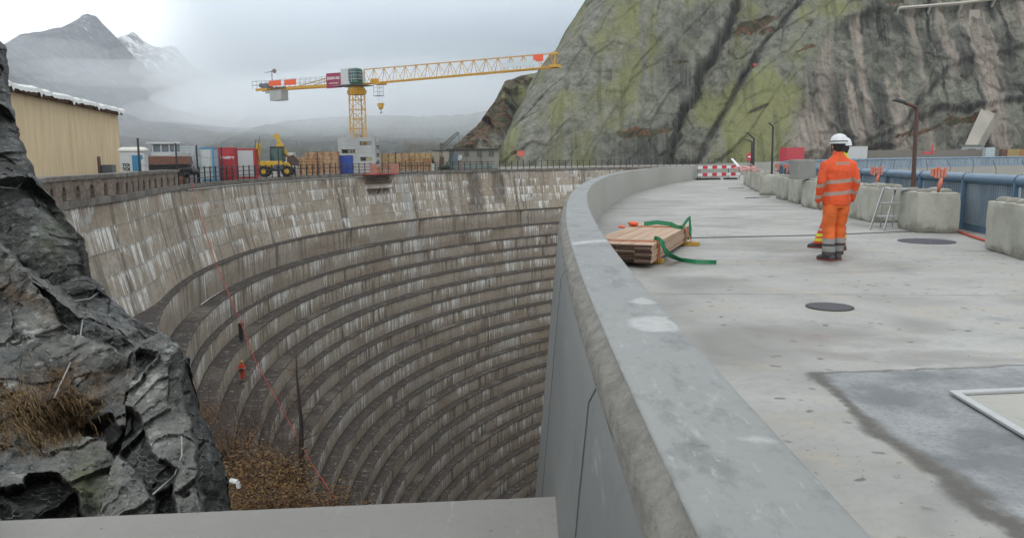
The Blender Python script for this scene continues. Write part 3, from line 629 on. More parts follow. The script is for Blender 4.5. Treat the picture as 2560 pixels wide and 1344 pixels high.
def mat_cliff(name='cliff_granite'):
    m = M(name, .9); o = m.obj(); st = m.uv('st'); s_, h_, _ = m.xyz(st); mk = m.xyz(m.attr('mask'))
    vs = m.noise(m.comb(m.ma('MULTIPLY', s_, 1.1), m.ma('MULTIPLY', h_, .06), 0.), 1., 6, .62)
    vf = m.noise(m.comb(m.ma('MULTIPLY', s_, 3.), m.ma('MULTIPLY', h_, .22), 5.), 1., 6, .7)
    n = m.noise(o, .35, 8, .7); nf_ = m.noise(o, 1.6, 8, .72)
    c = m.ramp(n, (.34, (.09, .095, .075)), (.48, (.21, .215, .165)), (.7, (.37, .36, .3)))
    c = m.mix(m.ma('MULTIPLY', mk[0], m.rng(nf_, .25, .6, .55, 1.)), c, (.27, .28, .1))
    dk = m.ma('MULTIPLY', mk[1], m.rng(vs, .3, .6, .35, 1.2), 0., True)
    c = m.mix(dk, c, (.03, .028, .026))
    ckv = m.vor(m.comb(m.ma('ADD', m.ma('MULTIPLY', s_, .16), m.ma('MULTIPLY', n, .5)), m.ma('ADD', m.ma('MULTIPLY', h_, .07), m.ma('MULTIPLY', s_, -.03)), n), 1., 'DISTANCE_TO_EDGE'); c = m.mix(m.rng(ckv, .0, .02, .28, 0.), c, (.05, .05, .04))
    c = m.mix(m.rng(vf, .55, .72, 0., .5), c, (.1, .095, .08)); c = m.mix(m.rng(vs, .62, .75, 0., .5), c, (.33, .31, .27))
    return m, c, mk, n, nf_, vs, o
m, c, mk, n, nf_, vs, o = mat_cliff()
al = m.t.nodes.new('ShaderNodeAttribute'); al.attribute_name = 'mask'
c = m.mix(m.ma('MULTIPLY', al.outputs['Alpha'], m.rng(vs, .35, .6, .3, .85)), c, (.5, .42, .35))
veg = m.mix(m.rng(m.noise(o, .5, 5), .45, .6), (.07, .075, .022), (.27, .105, .045))
c = m.mix(mk[2], c, m.mix(m.rng(nf_, .4, .6), veg, (.05, .04, .02)))
m.set('Base Color', c); m.bump(m.ma('ADD', n, m.ma('MULTIPLY', nf_, .6)), 1., 1.4)
CLIFF = m.m
o = grid('cliff', PC, CLIFF, None, {'st': np.stack([S, H_], -1)}, np.stack([R_, G_, B_, A_], -1), smooth=True)
tag(o, kind='structure')
# smaller rock shoulder left of the cliff, behind the hut
def rockmass(name, pts, D, base_z, depth, seed, amp, n=200, m_=70, cell=3., veg=0.):
    px = np.array([p[0] for p in pts], float); py = np.array([p[1] for p in pts], float)
    xs = np.linspace(px[0], px[-1], n); yi = np.interp(xs, px, py); Ds = np.interp(xs, [p[0] for p in D], [p[1] for p in D])
    top = np.array([list(at(a, b, float(q))) for a, b, q in zip(xs, yi, Ds)]); t = np.concatenate([np.linspace(-.8, 0, 16)[:-1], np.linspace(0, 1, m_)])
    P = np.zeros((len(t), n, 3))
    for i, q in enumerate(t):
        P[i, :, 0] = top[:, 0]; P[i, :, 1] = top[:, 1] - q * depth; P[i, :, 2] = base_z + (top[:, 2] - base_z) * np.clip(1 - abs(q) ** 1.15, 0, 1)
    fl = P.reshape(-1, 3); f1, e1 = facets(fl * np.array([1, .5, .6]) + np.outer(fl[:, 2], [.5, 0, 0]), np.array([cell] * 3), seed, .9, .7); f2, e2 = facets(fl, np.array([cell * .35] * 3), seed + 20, .8, .6)
    dsp = ((f1 * amp + f2 * amp * .35)).reshape(P.shape[:2]); w_ = np.clip(np.abs(t) * 8, .25, 1)[:, None]
    P[..., 2] += dsp * w_ * .7; P[..., 1] -= dsp * w_
    X, Z = P[..., 0], P[..., 2]
    b1 = fbm(X * .09 + Z * .05, Z * .06 - X * .04, 4, seed + 1)
    vg = sstep(.0, .18, b1 + veg)
    cols = np.stack([sstep(-.3, .2, fbm(X * .1, Z * .1, 4, seed + 2)), sstep(.0, .4, fbm(X * .3, Z * .1, 4, seed + 4)) * .6, vg, 0 * X], -1)
    return tag(grid(name, P, CLIFF, None, {'st': np.stack([X, Z], -1)}, cols), kind='structure')
rockmass('rock_shoulder', [(1030, 415), (1080, 400), (1130, 372), (1160, 340), (1200, 305), (1235, 255), (1262, 205), (1300, 190), (1345, 182), (1400, 172), (1430, 160), (1450, 300)], [(1030, 190), (1130, 215), (1300, 262), (1450, 270)], -4, 40, 5, 1.3, 260, 110, 4.5, .03)
rockmass('lake_boulders', [(880, 400), (940, 392), (1000, 386), (1060, 380), (1110, 382), (1150, 385), (1200, 400)], [(880, 230), (1200, 230)], -9, 26, 9, 1.2, 160, 50, 3., -.5)
# ================================================================== HAZE + MIST
def vol(name, dens, col=(.96, .98, 1.), an=.2):
    mt = bpy.data.materials.new(name); mt.use_nodes = True; t = mt.node_tree; t.nodes.clear()
    o_ = t.nodes.new('ShaderNodeOutputMaterial'); v = t.nodes.new('ShaderNodeVolumePrincipled'); v.inputs['Color'].default_value = col + (1,)
    v.inputs['Density'].default_value = dens; v.inputs['Anisotropy'].default_value = an; t.links.new(v.outputs[0], o_.inputs['Volume']); return mt
hz = MB().box((0, 1650, 430), (5200, 4300, 955)).build('haze', vol('haze_air', .00014, (.97, .985, 1.))); tag(hz, kind='stuff')
MIST = {}
def mist(px, py, D, rx, ry, rz, dens):
    if dens not in MIST: MIST[dens] = vol('mist_air', dens)
    c = at(px, py, D); b = MB(); b.ball((0, 0, 0), 1, 28, 16, (rx, ry, rz)); me = b
    # lumpy bank
    vv = []
    for v in b.v:
        V = Vector(v); k = 1 + .22 * mnoise.fractal(Vector((V.x / rx * 1.6 + D, V.y / ry * 1.6, V.z / rz * 1.6)), 1., 2., 3)
        vv.append(tuple(V * k))
    b.v = vv; o_ = b.build('mist', MIST[dens], smooth=True); o_.location = c; tag(o_, kind='stuff'); return o_
for k in range(5):          # broad bank whose base thins out downwards
    mist(1180, 60 - 8 * k, 700, 225 + 12 * k, 150, 60 + 13 * k, .0052)
for a in ((760, 215, 800, 110, 120, 30, .004), (1010, 250, 560, 130, 60, 28, .0028), (880, 262, 375, 90, 45, 17, .004), (1090, 250, 385, 95, 45, 20, .004), (700, 268, 380, 60, 45, 14, .004), (960, 240, 370, 170, 60, 24, .003), (640, 275, 900, 120, 150, 22, .003),
          (150, 80, 3350, 900, 160, 420, .0016), (300, 185, 1500, 180, 160, 22, .0011), (90, 140, 1700, 140, 160, 40, .0009), (610, 220, 1450, 150, 160, 60, .0026)):  # the huge distant bank is added to dim the bright left sky
    mist(*a)
# ================================================================== FOREGROUND ROCK
SIL = np.array([(-80,40),(0,100),(18,115),(22,200),(30,270),(45,320),(62,370),(85,430),(110,470),(140,500),(165,545),(205,590),(222,650),(232,690),(270,735),(330,790),(400,830),(440,860),(465,895),(478,930),(490,990),(505,1040),(530,1090),(552,1130),(566,1180),(575,1240),(584,1320),(600,1500)], float)
NR_, NCc, NB = 540, 440, 14
pyr = np.linspace(60, 1480, NR_); xs = np.interp(pyr, SIL[:, 1], SIL[:, 0]) + 5 * fbm(pyr / 23., pyr * 0, 4, 71) * 1.4
fr = np.linspace(0, 1, NCc) ** 1.0
PXg = -460 + (xs[:, None] + 460) * fr[None, :]; PYg = np.repeat(pyr[:, None], NCc, 1)
wx = PXg + 26 * fbm(PXg / 60., PYg / 60., 4, 72); wy = PYg + 26 * fbm(PXg / 60., PYg / 60., 4, 73)
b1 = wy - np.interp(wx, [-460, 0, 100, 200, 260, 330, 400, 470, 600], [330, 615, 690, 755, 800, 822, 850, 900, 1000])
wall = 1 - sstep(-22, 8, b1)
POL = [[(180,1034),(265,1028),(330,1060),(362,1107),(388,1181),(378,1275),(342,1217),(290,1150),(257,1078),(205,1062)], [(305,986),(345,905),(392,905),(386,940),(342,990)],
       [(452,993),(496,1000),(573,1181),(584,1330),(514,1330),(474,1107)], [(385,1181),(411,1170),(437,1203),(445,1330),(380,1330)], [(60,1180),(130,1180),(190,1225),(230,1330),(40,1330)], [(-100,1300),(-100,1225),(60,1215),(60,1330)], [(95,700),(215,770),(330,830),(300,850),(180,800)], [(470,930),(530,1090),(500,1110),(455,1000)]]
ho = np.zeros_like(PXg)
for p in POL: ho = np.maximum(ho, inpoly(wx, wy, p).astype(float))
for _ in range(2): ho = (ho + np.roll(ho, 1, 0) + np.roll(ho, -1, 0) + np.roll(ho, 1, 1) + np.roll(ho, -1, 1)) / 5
dd = xs[:, None] - PXg
Yb = 4.9 + (1290 - PYg) * .0056 + .9 * np.exp(-dd / 45.) + np.clip(dd - 350, 0, 900) * -.0028
Yb += wall * 1.3 + ho * .32
Yb += .5 * fbm(PXg / 150., PYg / 150., 4, 74)
C0 = np.array([0, 0, CH]); 
dirs = fw + ((PXg - 1280) / F)[..., None] * rt + ((672 - PYg) / F)[..., None] * up
Pr = C0 + dirs * (Yb / dirs[..., 1])[..., None]
bk = []
for j in range(1, NB + 1):
    q = j / NB; e = Pr[:, -1, :] + (Pr[:, -1, :] - C0) / np.linalg.norm(Pr[:, -1, :] - C0, axis=1)[:, None] * (4.5 * q ** 1.2) + np.array([-1.3 * q ** .8, 0, -.3 * q]); bk.append(e[:, None, :])
Pr = np.concatenate([Pr] + bk, 1)
fl = Pr.reshape(-1, 3); sh = np.stack([fl[:, 0] + .55 * fl[:, 2], fl[:, 1] * .5, fl[:, 2] * .62 - .4 * fl[:, 0]], 1)
fa, ea = facets(sh, np.array([2.1, 2.2, 1.3]), 81, 1.2, .5); fb, eb = facets(sh + 5, np.array([.6, .7, .34]), 85, 1.3, .5); fc, ec = facets(sh + 9, np.array([.2, .28, .1]), 89, 1.2, .5)
fd, _ = facets(sh + 3, np.array([.05, .06, .025]), 95, 1.0, .7)
fade = np.concatenate([np.clip(dd / 14., .12, 1), np.full((NR_, NB), .12)], 1).ravel()
ds = (fa * .46 + fb * .09 + fc * .03 + fd * .008) 
ds *= fade
vdir = fl - C0; vdir /= np.linalg.norm(vdir, axis=1)[:, None]
fl = fl - vdir * ds[:, None] * 1.0; fl[:, 2] += ds * .25; Pr = fl.reshape(Pr.shape)
ext = lambda a: np.concatenate([a, np.repeat(a[:, -1:], NB, 1)], 1)
gra = np.maximum(sstep(.1, .5, np.exp(-(((wx - 110) / 190) ** 2 + ((wy - 1000 + (wx - 110) * .25) / 95) ** 2)) + .5 * fbm(wx / 40, wy / 30, 4, 91) - .15), .8 * np.exp(-(((wx - 60) / 90) ** 2 + ((wy - 735 - (wx - 60) * .3) / 22) ** 2)))
grn = np.exp(-(((wx - 215) / 55) ** 2 + ((wy - 1190) / 60) ** 2)) + .6 * wall * sstep(40, 130, PXg) * np.exp(-((wy - 560) / 110.) ** 2) * np.exp(-((wx - 120) / 55.) ** 2)
RM = np.stack([ext(np.clip(grn, 0, 1)), ext(np.clip(np.maximum(wall * .9 * (1 - .5 * np.exp(-((wx - 110) / 45.) ** 2 - ((wy - 570) / 90) ** 2)), ho), 0, 1)), ext(gra * (1 - ho)), ext(np.zeros_like(wx))], -1)  # second channel holds the painted shade of upper wall and hollows
m = M('foreground_rock', .8); o = m.obj(); mk = m.xyz(m.attr('mask'))
n = m.noise(o, 1.4, 8, .7); nf_ = m.noise(m.scl(o, (1, .6, 2.2)), 6., 8, .75); wv = m.noise(m.scl(o, (1.5, 1, 5.)), 3., 6, .7, .8)
c = m.ramp(n, (.34, (.06, .063, .06)), (.48, (.15, .15, .135)), (.56, (.2, .195, .17)), (.7, (.3, .3, .27)))
c = m.mix(m.rng(wv, .52, .64, 0., .75), c, (.045, .05, .05)); c = m.mix(m.rng(nf_, .54, .64, 0., .8), c, (.5, .51, .47)); c = m.mix(m.rng(nf_, .3, .45, .7, 0.), c, (.04, .042, .04))
c = m.mix(m.ma('MULTIPLY', mk[0], m.rng(n, .4, .6, .4, 1.)), c, (.11, .13, .02))
c = m.mix(m.ma('MULTIPLY', mk[1], m.rng(nf_, .4, .72, 1., .45)), c, (.014, .015, .014))  # shade of the hollows and steep upper wall, painted near black
c = m.mix(mk[2], c, m.mix(m.rng(nf_, .4, .6), (.06, .035, .015), (.16, .095, .04)))
m.set('Base Color', c); m.set('Roughness', m.rng(n, .4, .6, .45, .9)); m.bump(nf_, 1., .06); m.bump(wv, .5, .04); m.bump(m.noise(o, 28, 6, .75), .7, .015)
ROCKM = m.m
rock = empty('rock_outcrop', (0, 0, 0), 0, 'dark jagged rock outcrop with shade painted in its hollows, hung with wire netting at the left edge', 'rock')
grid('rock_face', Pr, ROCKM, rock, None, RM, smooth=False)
# ---- hexagonal wire netting draped on the rock
WIRE = paint('galvanised_wire', (.3, .31, .3), .5, .3, .6)
def rk(px, py):            # point of the rock face in photo column/row
    i = (py - 60) / (1480 - 60) * (NR_ - 1); i0 = int(min(max(i, 0), NR_ - 1)); x_ = xs[i0]
    j = (px + 460) / (x_ + 460) * (NCc - 1); j0 = int(j)
    if j0 < 0 or j0 > NCc - 1: return None
    return Vector(Pr[i0, j0]) - Vector(vdir.reshape(Pr.shape)[i0, j0]) * .02
net = MB(); a_ = 15.
for iy in range(0, 58):
    for ix in range(-2, 38):
        cx_, cy_ = ix * a_ * 1.5, 480 + iy * a_ * .93 * 1.0 + (ix % 2) * a_ * .45
        wrp = 6 * mnoise.noise(Vector((cx_ / 60, cy_ / 60, 0)))
        k = [(cx_ + wrp + a_ * math.cos(t) * .98, cy_ + wrp + a_ * .55 * math.sin(t) + cx_ * .18) for t in (0, PI / 3, 2 * PI / 3, PI)]
        q = [rk(*p) for p in k]
        if mnoise.noise(Vector((cx_ / 110, cy_ / 110, 4))) < -.12: continue
        for u_, v_ in zip(q[:-1], q[1:]):
            if u_ is None or v_ is None or (u_ - v_).length > .28: continue
            net.tube([u_, v_], .0012, 3)
tag(net.build('wire_net', WIRE), 'hexagonal grey wire netting draped over the dark rock outcrop', 'netting')
CBL = paint('steel_cable', (.36, .35, .33), .5, .3, .5)
def cable(name, pts, r, mat, label, cat, group=None, sag=0.):
    P = []
    for a, b in zip(pts[:-1], pts[1:]):
        for i in range(8):
            t = i / 8; v = a.lerp(b, t); v.z -= sag * 4 * t * (1 - t); P.append(v)
    P.append(pts[-1]); return tag(MB().tube(P, r, 5).build(name, mat, smooth=True), label, cat, group)
def rkp(px, py, d=.06):
    v = rk(px, py)
    while v is None: px -= 3; v = rk(px, py)
    return v - (v - Vector((0, 0, CH))).normalized() * d
cable('steel_cable', [rkp(-20, 478), rkp(40, 458), rkp(76, 438)], .009, CBL, 'thin steel cable slung across the dark upper rock beside the crown wall', 'cable', 'steel cables holding the rock netting')
cable('steel_cable', [rkp(186, 750), rkp(225, 742), rkp(262, 722)], .009, CBL, 'short steel cable bridging the dark gully in the rock', 'cable', 'steel cables holding the rock netting')
cable('steel_cable', [rkp(206, 785), rkp(200, 820), rkp(170, 890), rkp(135, 970)], .008, CBL, 'long thin cable running down the grey rock slab to the dry grass', 'cable', 'steel cables holding the rock netting')
cable('steel_cable', [rkp(456, 1115), rkp(458, 1165), rkp(440, 1215), rkp(385, 1265)], .007, CBL, 'bowed cable hanging over the black rock hollows near the wing wall', 'cable', 'steel cables holding the rock netting')
STEEL = rusty('dark_steel', (.03, .03, .032), .3)
v = at(468, 975, 7.6); pp = MB(); pp.beam(v, at(470, 893, 7.5), .035, .035); tag(pp.build('steel_anchor_post', STEEL, bevel=.003), 'short black steel post standing on the shoulder of the rock', 'post')
# dry grass tufts on the rock
GRS = M('dry_grass', .9); GRS.set('Base Color', GRS.mix(GRS.rng(GRS.noise(GRS.obj(), 1.7, 3), .4, .6), (.15, .085, .03), (.27, .18, .08)))
g = MB()
for _ in range(1500):
    px_, py_ = random.gauss(95, 75), random.gauss(1010, 55)
    b0 = rk(px_, py_)
    if b0 is None or px_ < -30: continue
    dr = Vector((random.uniform(-.6, 1.), random.uniform(-.9, -.1), random.uniform(-.1, .9))).normalized(); l = random.uniform(.08, .28)
    sd = Vector((random.uniform(-1, 1), random.uniform(-1, 1), 0)).normalized() * .0035
    m1 = b0 + dr * l * .55; t1 = b0 + dr * l + Vector((0, 0, -l * .45)); g.add([b0 - sd, b0 + sd, m1 + sd * .7, m1 - sd * .7, t1], [(0, 1, 2, 3), (3, 2, 4)])
tag(g.build('dry_grass', GRS.m), kind='stuff')
# ================================================================== HILLSIDE under the rock
ROCK2 = M('hillside_soil', .95); _o = ROCK2.obj(); _n = ROCK2.noise(_o, 1.5, 7, .7)
ROCK2.set('Base Color', ROCK2.ramp(_n, (.35, (.03, .022, .014)), (.5, (.1, .06, .025)), (.65, (.17, .11, .04)))); ROCK2.bump(_n, .8, .15)
top = [(-500, 900), (300, 930), (470, 985), (520, 1055), (560, 1110), (610, 1150), (660, 1180), (720, 1210), (790, 1250), (850, 1290), (930, 1400), (960, 1560)]
nn_ = 120; xx = np.linspace(-500, 960, nn_); yy = np.interp(xx, [p[0] for p in top], [p[1] for p in top]); P = []
for t in np.linspace(-.6, 1, 40):
    row = []
    for x_, y_ in zip(xx, yy):
        v = at(x_, y_, 23 - .0035 * (x_ - 500))
        if t < 0: v += Vector((.4 * -t, 12 * -t, -24 * -t))
        else: v += Vector((-.4 * t, -15 * t, -1.5 * t))
        nz = mnoise.fractal(Vector((v.x * .35, v.y * .35, 1)), 1, 2, 5) * .55
        row.append((v.x, v.y, v.z + nz * (abs(t) * 4 if abs(t) < .25 else 1)))
    P.append(row)
tag(grid('hillside', np.array(P), ROCK2.m), kind='structure')
# ---- shrubs, one proto per kind
def leafmat(name, a, b, c):
    m = M(name, .85); o = m.obj(); n = m.noise(o, 1.6, 4, .7); n2 = m.noise(o, 9., 3)
    m.set('Base Color', m.mix(m.rng(n2, .45, .62), m.mix(m.rng(n, .4, .6), a, b), c)); return m.m
BRN = leafmat('autumn_leaves', (.035, .015, .008), (.19, .075, .022), (.25, .15, .04)); TWG = paint('twig_bark', (.11, .07, .05), .9, .3); DKT = paint('dark_bark', (.05, .04, .033), .9, .3)
def branchy(mb, p, d, l, r, depth, spread=.6, tips=None, seg=4, upb=.15):
    pts = [p.copy()]; rs = [r]; dd_ = d.normalized()
    for i in range(seg):
        dd_ = (dd_ + Vector((random.gauss(0, .14), random.gauss(0, .14), random.gauss(0, .1) + upb * .3))).normalized()
        pts.append(pts[-1] + dd_ * l / seg); rs.append(r * (1 - .55 * (i + 1) / seg))
    mb.tube(pts, rs, 4)
    if tips is not None: tips += pts[1:]
    if depth:
        for i in range(random.randint(3, 5)):
            k = random.randint(1, seg); nd = (dd_ + Vector((random.gauss(0, spread), random.gauss(0, spread), random.gauss(.1, spread)))).normalized()
            branchy(mb, pts[k], nd, l * random.uniform(.45, .75), rs[k] * .7, depth - 1, spread, tips, seg, upb)
def leafy(name, lab, n, R, flat):
    t = empty(name, (0, 0, 0), 0, lab, 'shrub', 'autumn shrubs on the slope below the rock'); tw = MB(); tips = []
    for i in range(9): branchy(tw, Vector((0, 0, -.2)), Vector((random.gauss(0, .6), random.gauss(0, .6), 1)), R * .6, .02, 2, .7, tips)
    tw.build('stem', TWG, t); lf = MB()
    for i in range(n):
        a = random.choice(tips); p = a + Vector((random.gauss(0, .12), random.gauss(0, .12), random.gauss(0, .1))) * R; s_ = random.uniform(.02, .05)
        u_ = Vector((random.gauss(0, 1), random.gauss(0, 1), random.gauss(0, 1))).normalized(); v_ = u_.cross(Vector((random.gauss(0, 1), random.gauss(0, 1), random.gauss(0, 1)))).normalized()
        lf.add([p - u_ * s_, p + v_ * s_ * .6, p + u_ * s_, p - v_ * s_ * .6], [(0, 1, 2, 3)])
    lf.build('foliage', BRN, t); return t
sh0 = leafy('autumn_shrub', '', 2700, 1.5, .6)
SH = [(600, 1215, 19, 1.3, 'lowest brown shrub beside the white pipe outlet below the rock'), (665, 1235, 18, 1.3, 'golden brown shrub in the middle of the slope above the wing wall'), (735, 1250, 17.5, 1.2, 'round rust coloured shrub under the bare tree'), (800, 1268, 17, 1.05, 'rightmost brown shrub above the wing wall'),
      (545, 1120, 22, 1.1, 'dark reddish shrub leaning against the rock edge'), (630, 1165, 22, 1.0, 'dark brown shrub under the twiggy bushes'), (700, 1195, 21, 1.0, 'small brown shrub left of the bare tree trunk'), (505, 1030, 22, .8, 'topmost little brown shrub beside the rock'), (690, 1275, 15.5, 1.0, 'front middle shrub half hidden by the wing wall'), (620, 1280, 15.5, 1.0, 'front left shrub touching the black rock')]
for i, (px_, py_, Y_, s_, lb) in enumerate(SH):
    o = sh0 if i == 0 else copy_tree(sh0); o.location = at(px_, py_ + 25, Y_); o.scale = (s_, s_, s_ * .62); o.rotation_euler = (0, 0, i * 1.3); o['label'] = lb
def twiggy(name, lab, cat, loc, n, l, r, spread, dirz=1., depth=3):
    mb = MB()
    for i in range(n): branchy(mb, Vector((random.gauss(0, .1), random.gauss(0, .1), 0)), Vector((random.gauss(0, .45), random.gauss(0, .3), dirz)), l, r, depth, spread)
    o = mb.build(name, TWG); o.location = loc; return tag(o, lab, cat, 'leafless bushes on the slope')
twiggy('bare_bush', 'leafless reddish bush sprouting beside the rock edge', 'bush', at(530, 1070, 23), 6, 1.1, .014, .5)
twiggy('bare_bush', 'spreading leafless bush between the rock and the bare tree', 'bush', at(610, 1120, 24), 7, 1.3, .015, .55)
twiggy('bare_bush', 'thin leafless bush rising in front of the dam steps', 'bush', at(660, 1140, 26), 5, 2.0, .014, .4)
twiggy('bare_bush', 'low leafless bush just left of the bare tree', 'bush', at(700, 1160, 24), 5, 1.0, .012, .5)
twiggy('bare_bush', 'tangled leafless bush rising out of the brown shrubs', 'bush', at(580, 1150, 20), 6, 1.2, .014, .5)
twiggy('bare_bush', 'leafless bush at the foot of the bare tree on its left', 'bush', at(725, 1205, 20), 5, .9, .012, .5)
tr = empty('bare_tree', at(757, 1190, 24), 0, 'slim bare larch tree with thin side twigs standing before the dam steps', 'tree')
tm = MB(); tp = [Vector((0, 0, -.3)), Vector((-.01, 0, .8)), Vector((.03, 0, 1.8)), Vector((-.02, 0, 2.8)), Vector((-.05, 0, 3.4)), Vector((-.03, 0, 4.05))]; tm.tube(tp, [.1, .085, .065, .045, .025, .008], 8); tm.build('trunk', DKT, tr)
bm_ = MB()
for i in range(64):
    z_ = random.uniform(.5, 3.9); k = z_; a_ = random.uniform(0, 2 * PI); l_ = .25 + .75 * (1 - z_ / 4.2) + (.25 if z_ > 3 else 0)
    branchy(bm_, Vector((-.02, 0, z_)), Vector((math.cos(a_), math.sin(a_), random.uniform(-.15, .5))), l_ * random.uniform(.5, 1.1), .009, 1, .5)
bm_.build('branch', TWG, tr)
pi_ = MB(); v = at(585, 1202, 17); pi_.cyl(v + Vector((-.08, 0, .02)), v + Vector((.1, -.05, 0)), .055, n=12); pi_.cyl(v + Vector((.1, -.05, 0)), v + Vector((.12, -.05, -.14)), .05, n=10)
tag(pi_.build('pipe_outlet', paint('white_plastic', (.7, .7, .68), .4, .3), bevel=.01), 'small white plastic pipe elbow sticking out between rock and shrubs', 'pipe')
# ================================================================== OLD DAM EXTRAS
# crown wall with little arched niches
cw = empty('crown_wall', (0, 0, 0), 0, 'dark stone crown wall with a row of small arched niches on the old dam', 'wall')
STN = M('brown_masonry', .95); _o = STN.obj(); _n = STN.noise(_o, .9, 6, .7); _v = STN.vor(STN.scl(_o, (1, 1, 1.6)), 1.6, 'DISTANCE_TO_EDGE')
_c = STN.mix(STN.rng(_n, .35, .65), (.15, .11, .085), (.3, .23, .18)); _c = STN.mix(STN.rng(_v, .02, .07, .6, 0.), _c, (.07, .055, .045)); _w = STN.noise(STN.scl(_o, (1, 1, .4)), 1.4, 5, .7); _c = STN.mix(STN.rng(_w, .62, .68, 0., .6), _c, (.42, .36, .32)); STN.set('Base Color', _c); STN.bump(_n, .5, .03)
a_l, a_r = math.radians(208), ang_at(456); ana, anb = ang_at(143), ang_at(447); stepa = (ana - anb) / 14
wl = MB(); ca = anb - stepa / 2; zB, zT = ZC + .01, ZC + .95
def seg(a0, a1, hole):
    def pt(a, z, off=0.): v = op(a, RC + .12 + off, z); v.z = z; return v
    L_ = abs(a1 - a0) * RC; f = lambda s: a0 + (a1 - a0) * s / L_
    if hole:
        c_ = L_ / 2; w2 = .24; hh = .42; poly = [(0, zB), (c_ - w2, zB)]
        poly += [(c_ - w2 * math.cos(t), zB + hh + w2 * math.sin(t)) for t in np.linspace(0, PI, 9)] + [(c_ + w2, zB), (L_, zB), (L_, zT), (0, zT)]
    else: poly = [(0, zB), (L_, zB), (L_, zT), (0, zT)]
    pts = [pt(f(s), z) for s, z in poly]; outv = pt((a0 + a1) / 2, 0, .55) - pt((a0 + a1) / 2, 0, 0); wl.prism(pts, outv)
for i in range(15):
    a0 = ca + i * stepa; seg(a0, a0 + stepa, True)
a0 = ca + 15 * stepa; e_ = a0
while e_ < a_l: seg(e_, e_ + stepa, False); e_ += stepa
seg(a_r, ca, False); wl.build('wall', STN.m, cw)
bkw = MB()
for i in range(40):
    a0 = ca + i * stepa
    if a0 > a_l: break
    bkw.prism([Vector((*op(a0, RC + .9, 0).xy, zB)), Vector((*op(a0 + stepa, RC + .9, 0).xy, zB)), Vector((*op(a0 + stepa, RC + .9, 0).xy, zT)), Vector((*op(a0, RC + .9, 0).xy, zT))], (op(a0, RC + 1.1, 0) - op(a0, RC + .9, 0)))
bkw.build('back_wall', STN.m, cw)
cp = MB(); e_ = a_r - .002
while e_ < a_l:
    pts = [op(e_, RC + .02, 0), op(e_ + .0195, RC + .02, 0), op(e_ + .0195, RC + 1.2, 0), op(e_, RC + 1.2, 0)]; cp.prism([Vector((p.x, p.y, zT + .002)) for p in pts], (0, 0, .2)); e_ += .02
cp.build('cap_stone', COP.m, cw)
# fence along the old crest
FEN = paint('black_iron', (.02, .02, .022), .5, .2)
fe = empty('fence', (0, 0, 0), 0, 'black iron post and rail fence along the old dam crest', 'fence')
f0, f1 = ang_at(458), math.radians(97); nP = 98; FH = 1.28
pm = MB(); pm.beam((0, 0, 0), (0, 0, FH), .09, .09); pm.box((0, 0, FH + .015), (.11, .11, .03)); post = pm.build('post', FEN, fe); post.location = op(f0, RC + .12, ZC)
for i in range(1, nP):
    o = post.copy(); COL.objects.link(o); o.parent = fe; a = f0 + (f1 - f0) * i / (nP - 1); o.location = op(a, RC + .12, ZC); o.rotation_euler = (0, 0, a)
for zz in (.42, .82, 1.2):
    r_ = MB(); r_.tube([op(a, RC + .12, ZC + zz) for a in np.linspace(f0, f1, 220)], .028, 4); r_.build('rail', FEN, fe)
POLE = paint('black_pole', (.018, .018, .02), .5, .15)
PL = []
for i, (px_, pt_, lb) in enumerate([(372, 345, 'tall black steel pole on the crown wall beside the work boat'), (462, 358, 'tall black pole at the end of the crown wall before the white container'), (512, 362, 'tall black pole with blue strap between white containers'), (572, 368, 'tall black pole in front of the red container'), (711, 373, 'black pole in front of the excavator bucket'), (806, 378, 'black pole before the tall timber stack'), (999, 380, 'black pole before the timber right of the crane')]):
    a = ang_at(px_); b = op(a, RC + .3, ZC); yy = b.y; zt_ = at(px_, pt_, yy).z; mb = MB(); mb.cyl((0, 0, 0), (0, 0, zt_ - ZC), .08, .065, 8); mb.cyl((0, 0, 0), (0, 0, 1.2), .11, n=8); mb.box((0, 0, .03), (.3, .3, .06))
    o = mb.build('steel_pole', POLE, bevel=.006); o.location = b; tag(o, lb, 'pole', 'black poles along the old crest'); PL.append((b, zt_))
ln = MB()
for k in (.5, .75):
    for (b0, z0), (b1_, z1) in zip(PL[:4], PL[1:4]):
        p0 = b0.lerp(Vector((b0.x, b0.y, z0)), k); p1 = b1_.lerp(Vector((b1_.x, b1_.y, z1)), k); ln.tube([p0.lerp(p1, t) - Vector((0, 0, .25 * 4 * t * (1 - t))) for t in np.linspace(0, 1, 9)], .012, 3)
tag(ln.build('line', POLE), 'thin dark guard lines strung between the black poles', 'cable')
# pink cantilever platform with brackets
def fr(px_, off=0., z=None):      # frame on the crest: origin, yaw along the crest (x to photo right)
    a = ang_at(px_); p = op(a, RC + off, ZC if z is None else z); return p, a - PI / 2, p.y / F
PNK = paint('faded_red_paint', (.5, .2, .15), .6, .3, dc=(.35, .1, .07)); RED = paint('red_paint', (.42, .045, .04), .55, .25); RST = rusty('rusty_steel', (.1, .05, .035), .9)
p0, yw, mp_ = fr(944, -.55); tp_ = empty('work_platform', p0 + Vector((0, 0, -.1)), yw, 'faded red steel work platform with railings hung over the dam edge', 'platform')
W_ = 122 * mp_ * 1.0
b = MB(); b.box((0, 0, -.05), (W_, 1.7, .14)); b.build('floor', RED, tp_, bevel=.01)
for x0_, x1_ in ((-W_ / 2, -W_ / 2 + 1.45), (W_ / 2 - 1.75, W_ / 2)):
    b = MB(); b.box(((x0_ + x1_) / 2, -.82, .62), (x1_ - x0_, .05, 1.2)); b.build('panel', PNK, tp_, bevel=.01)
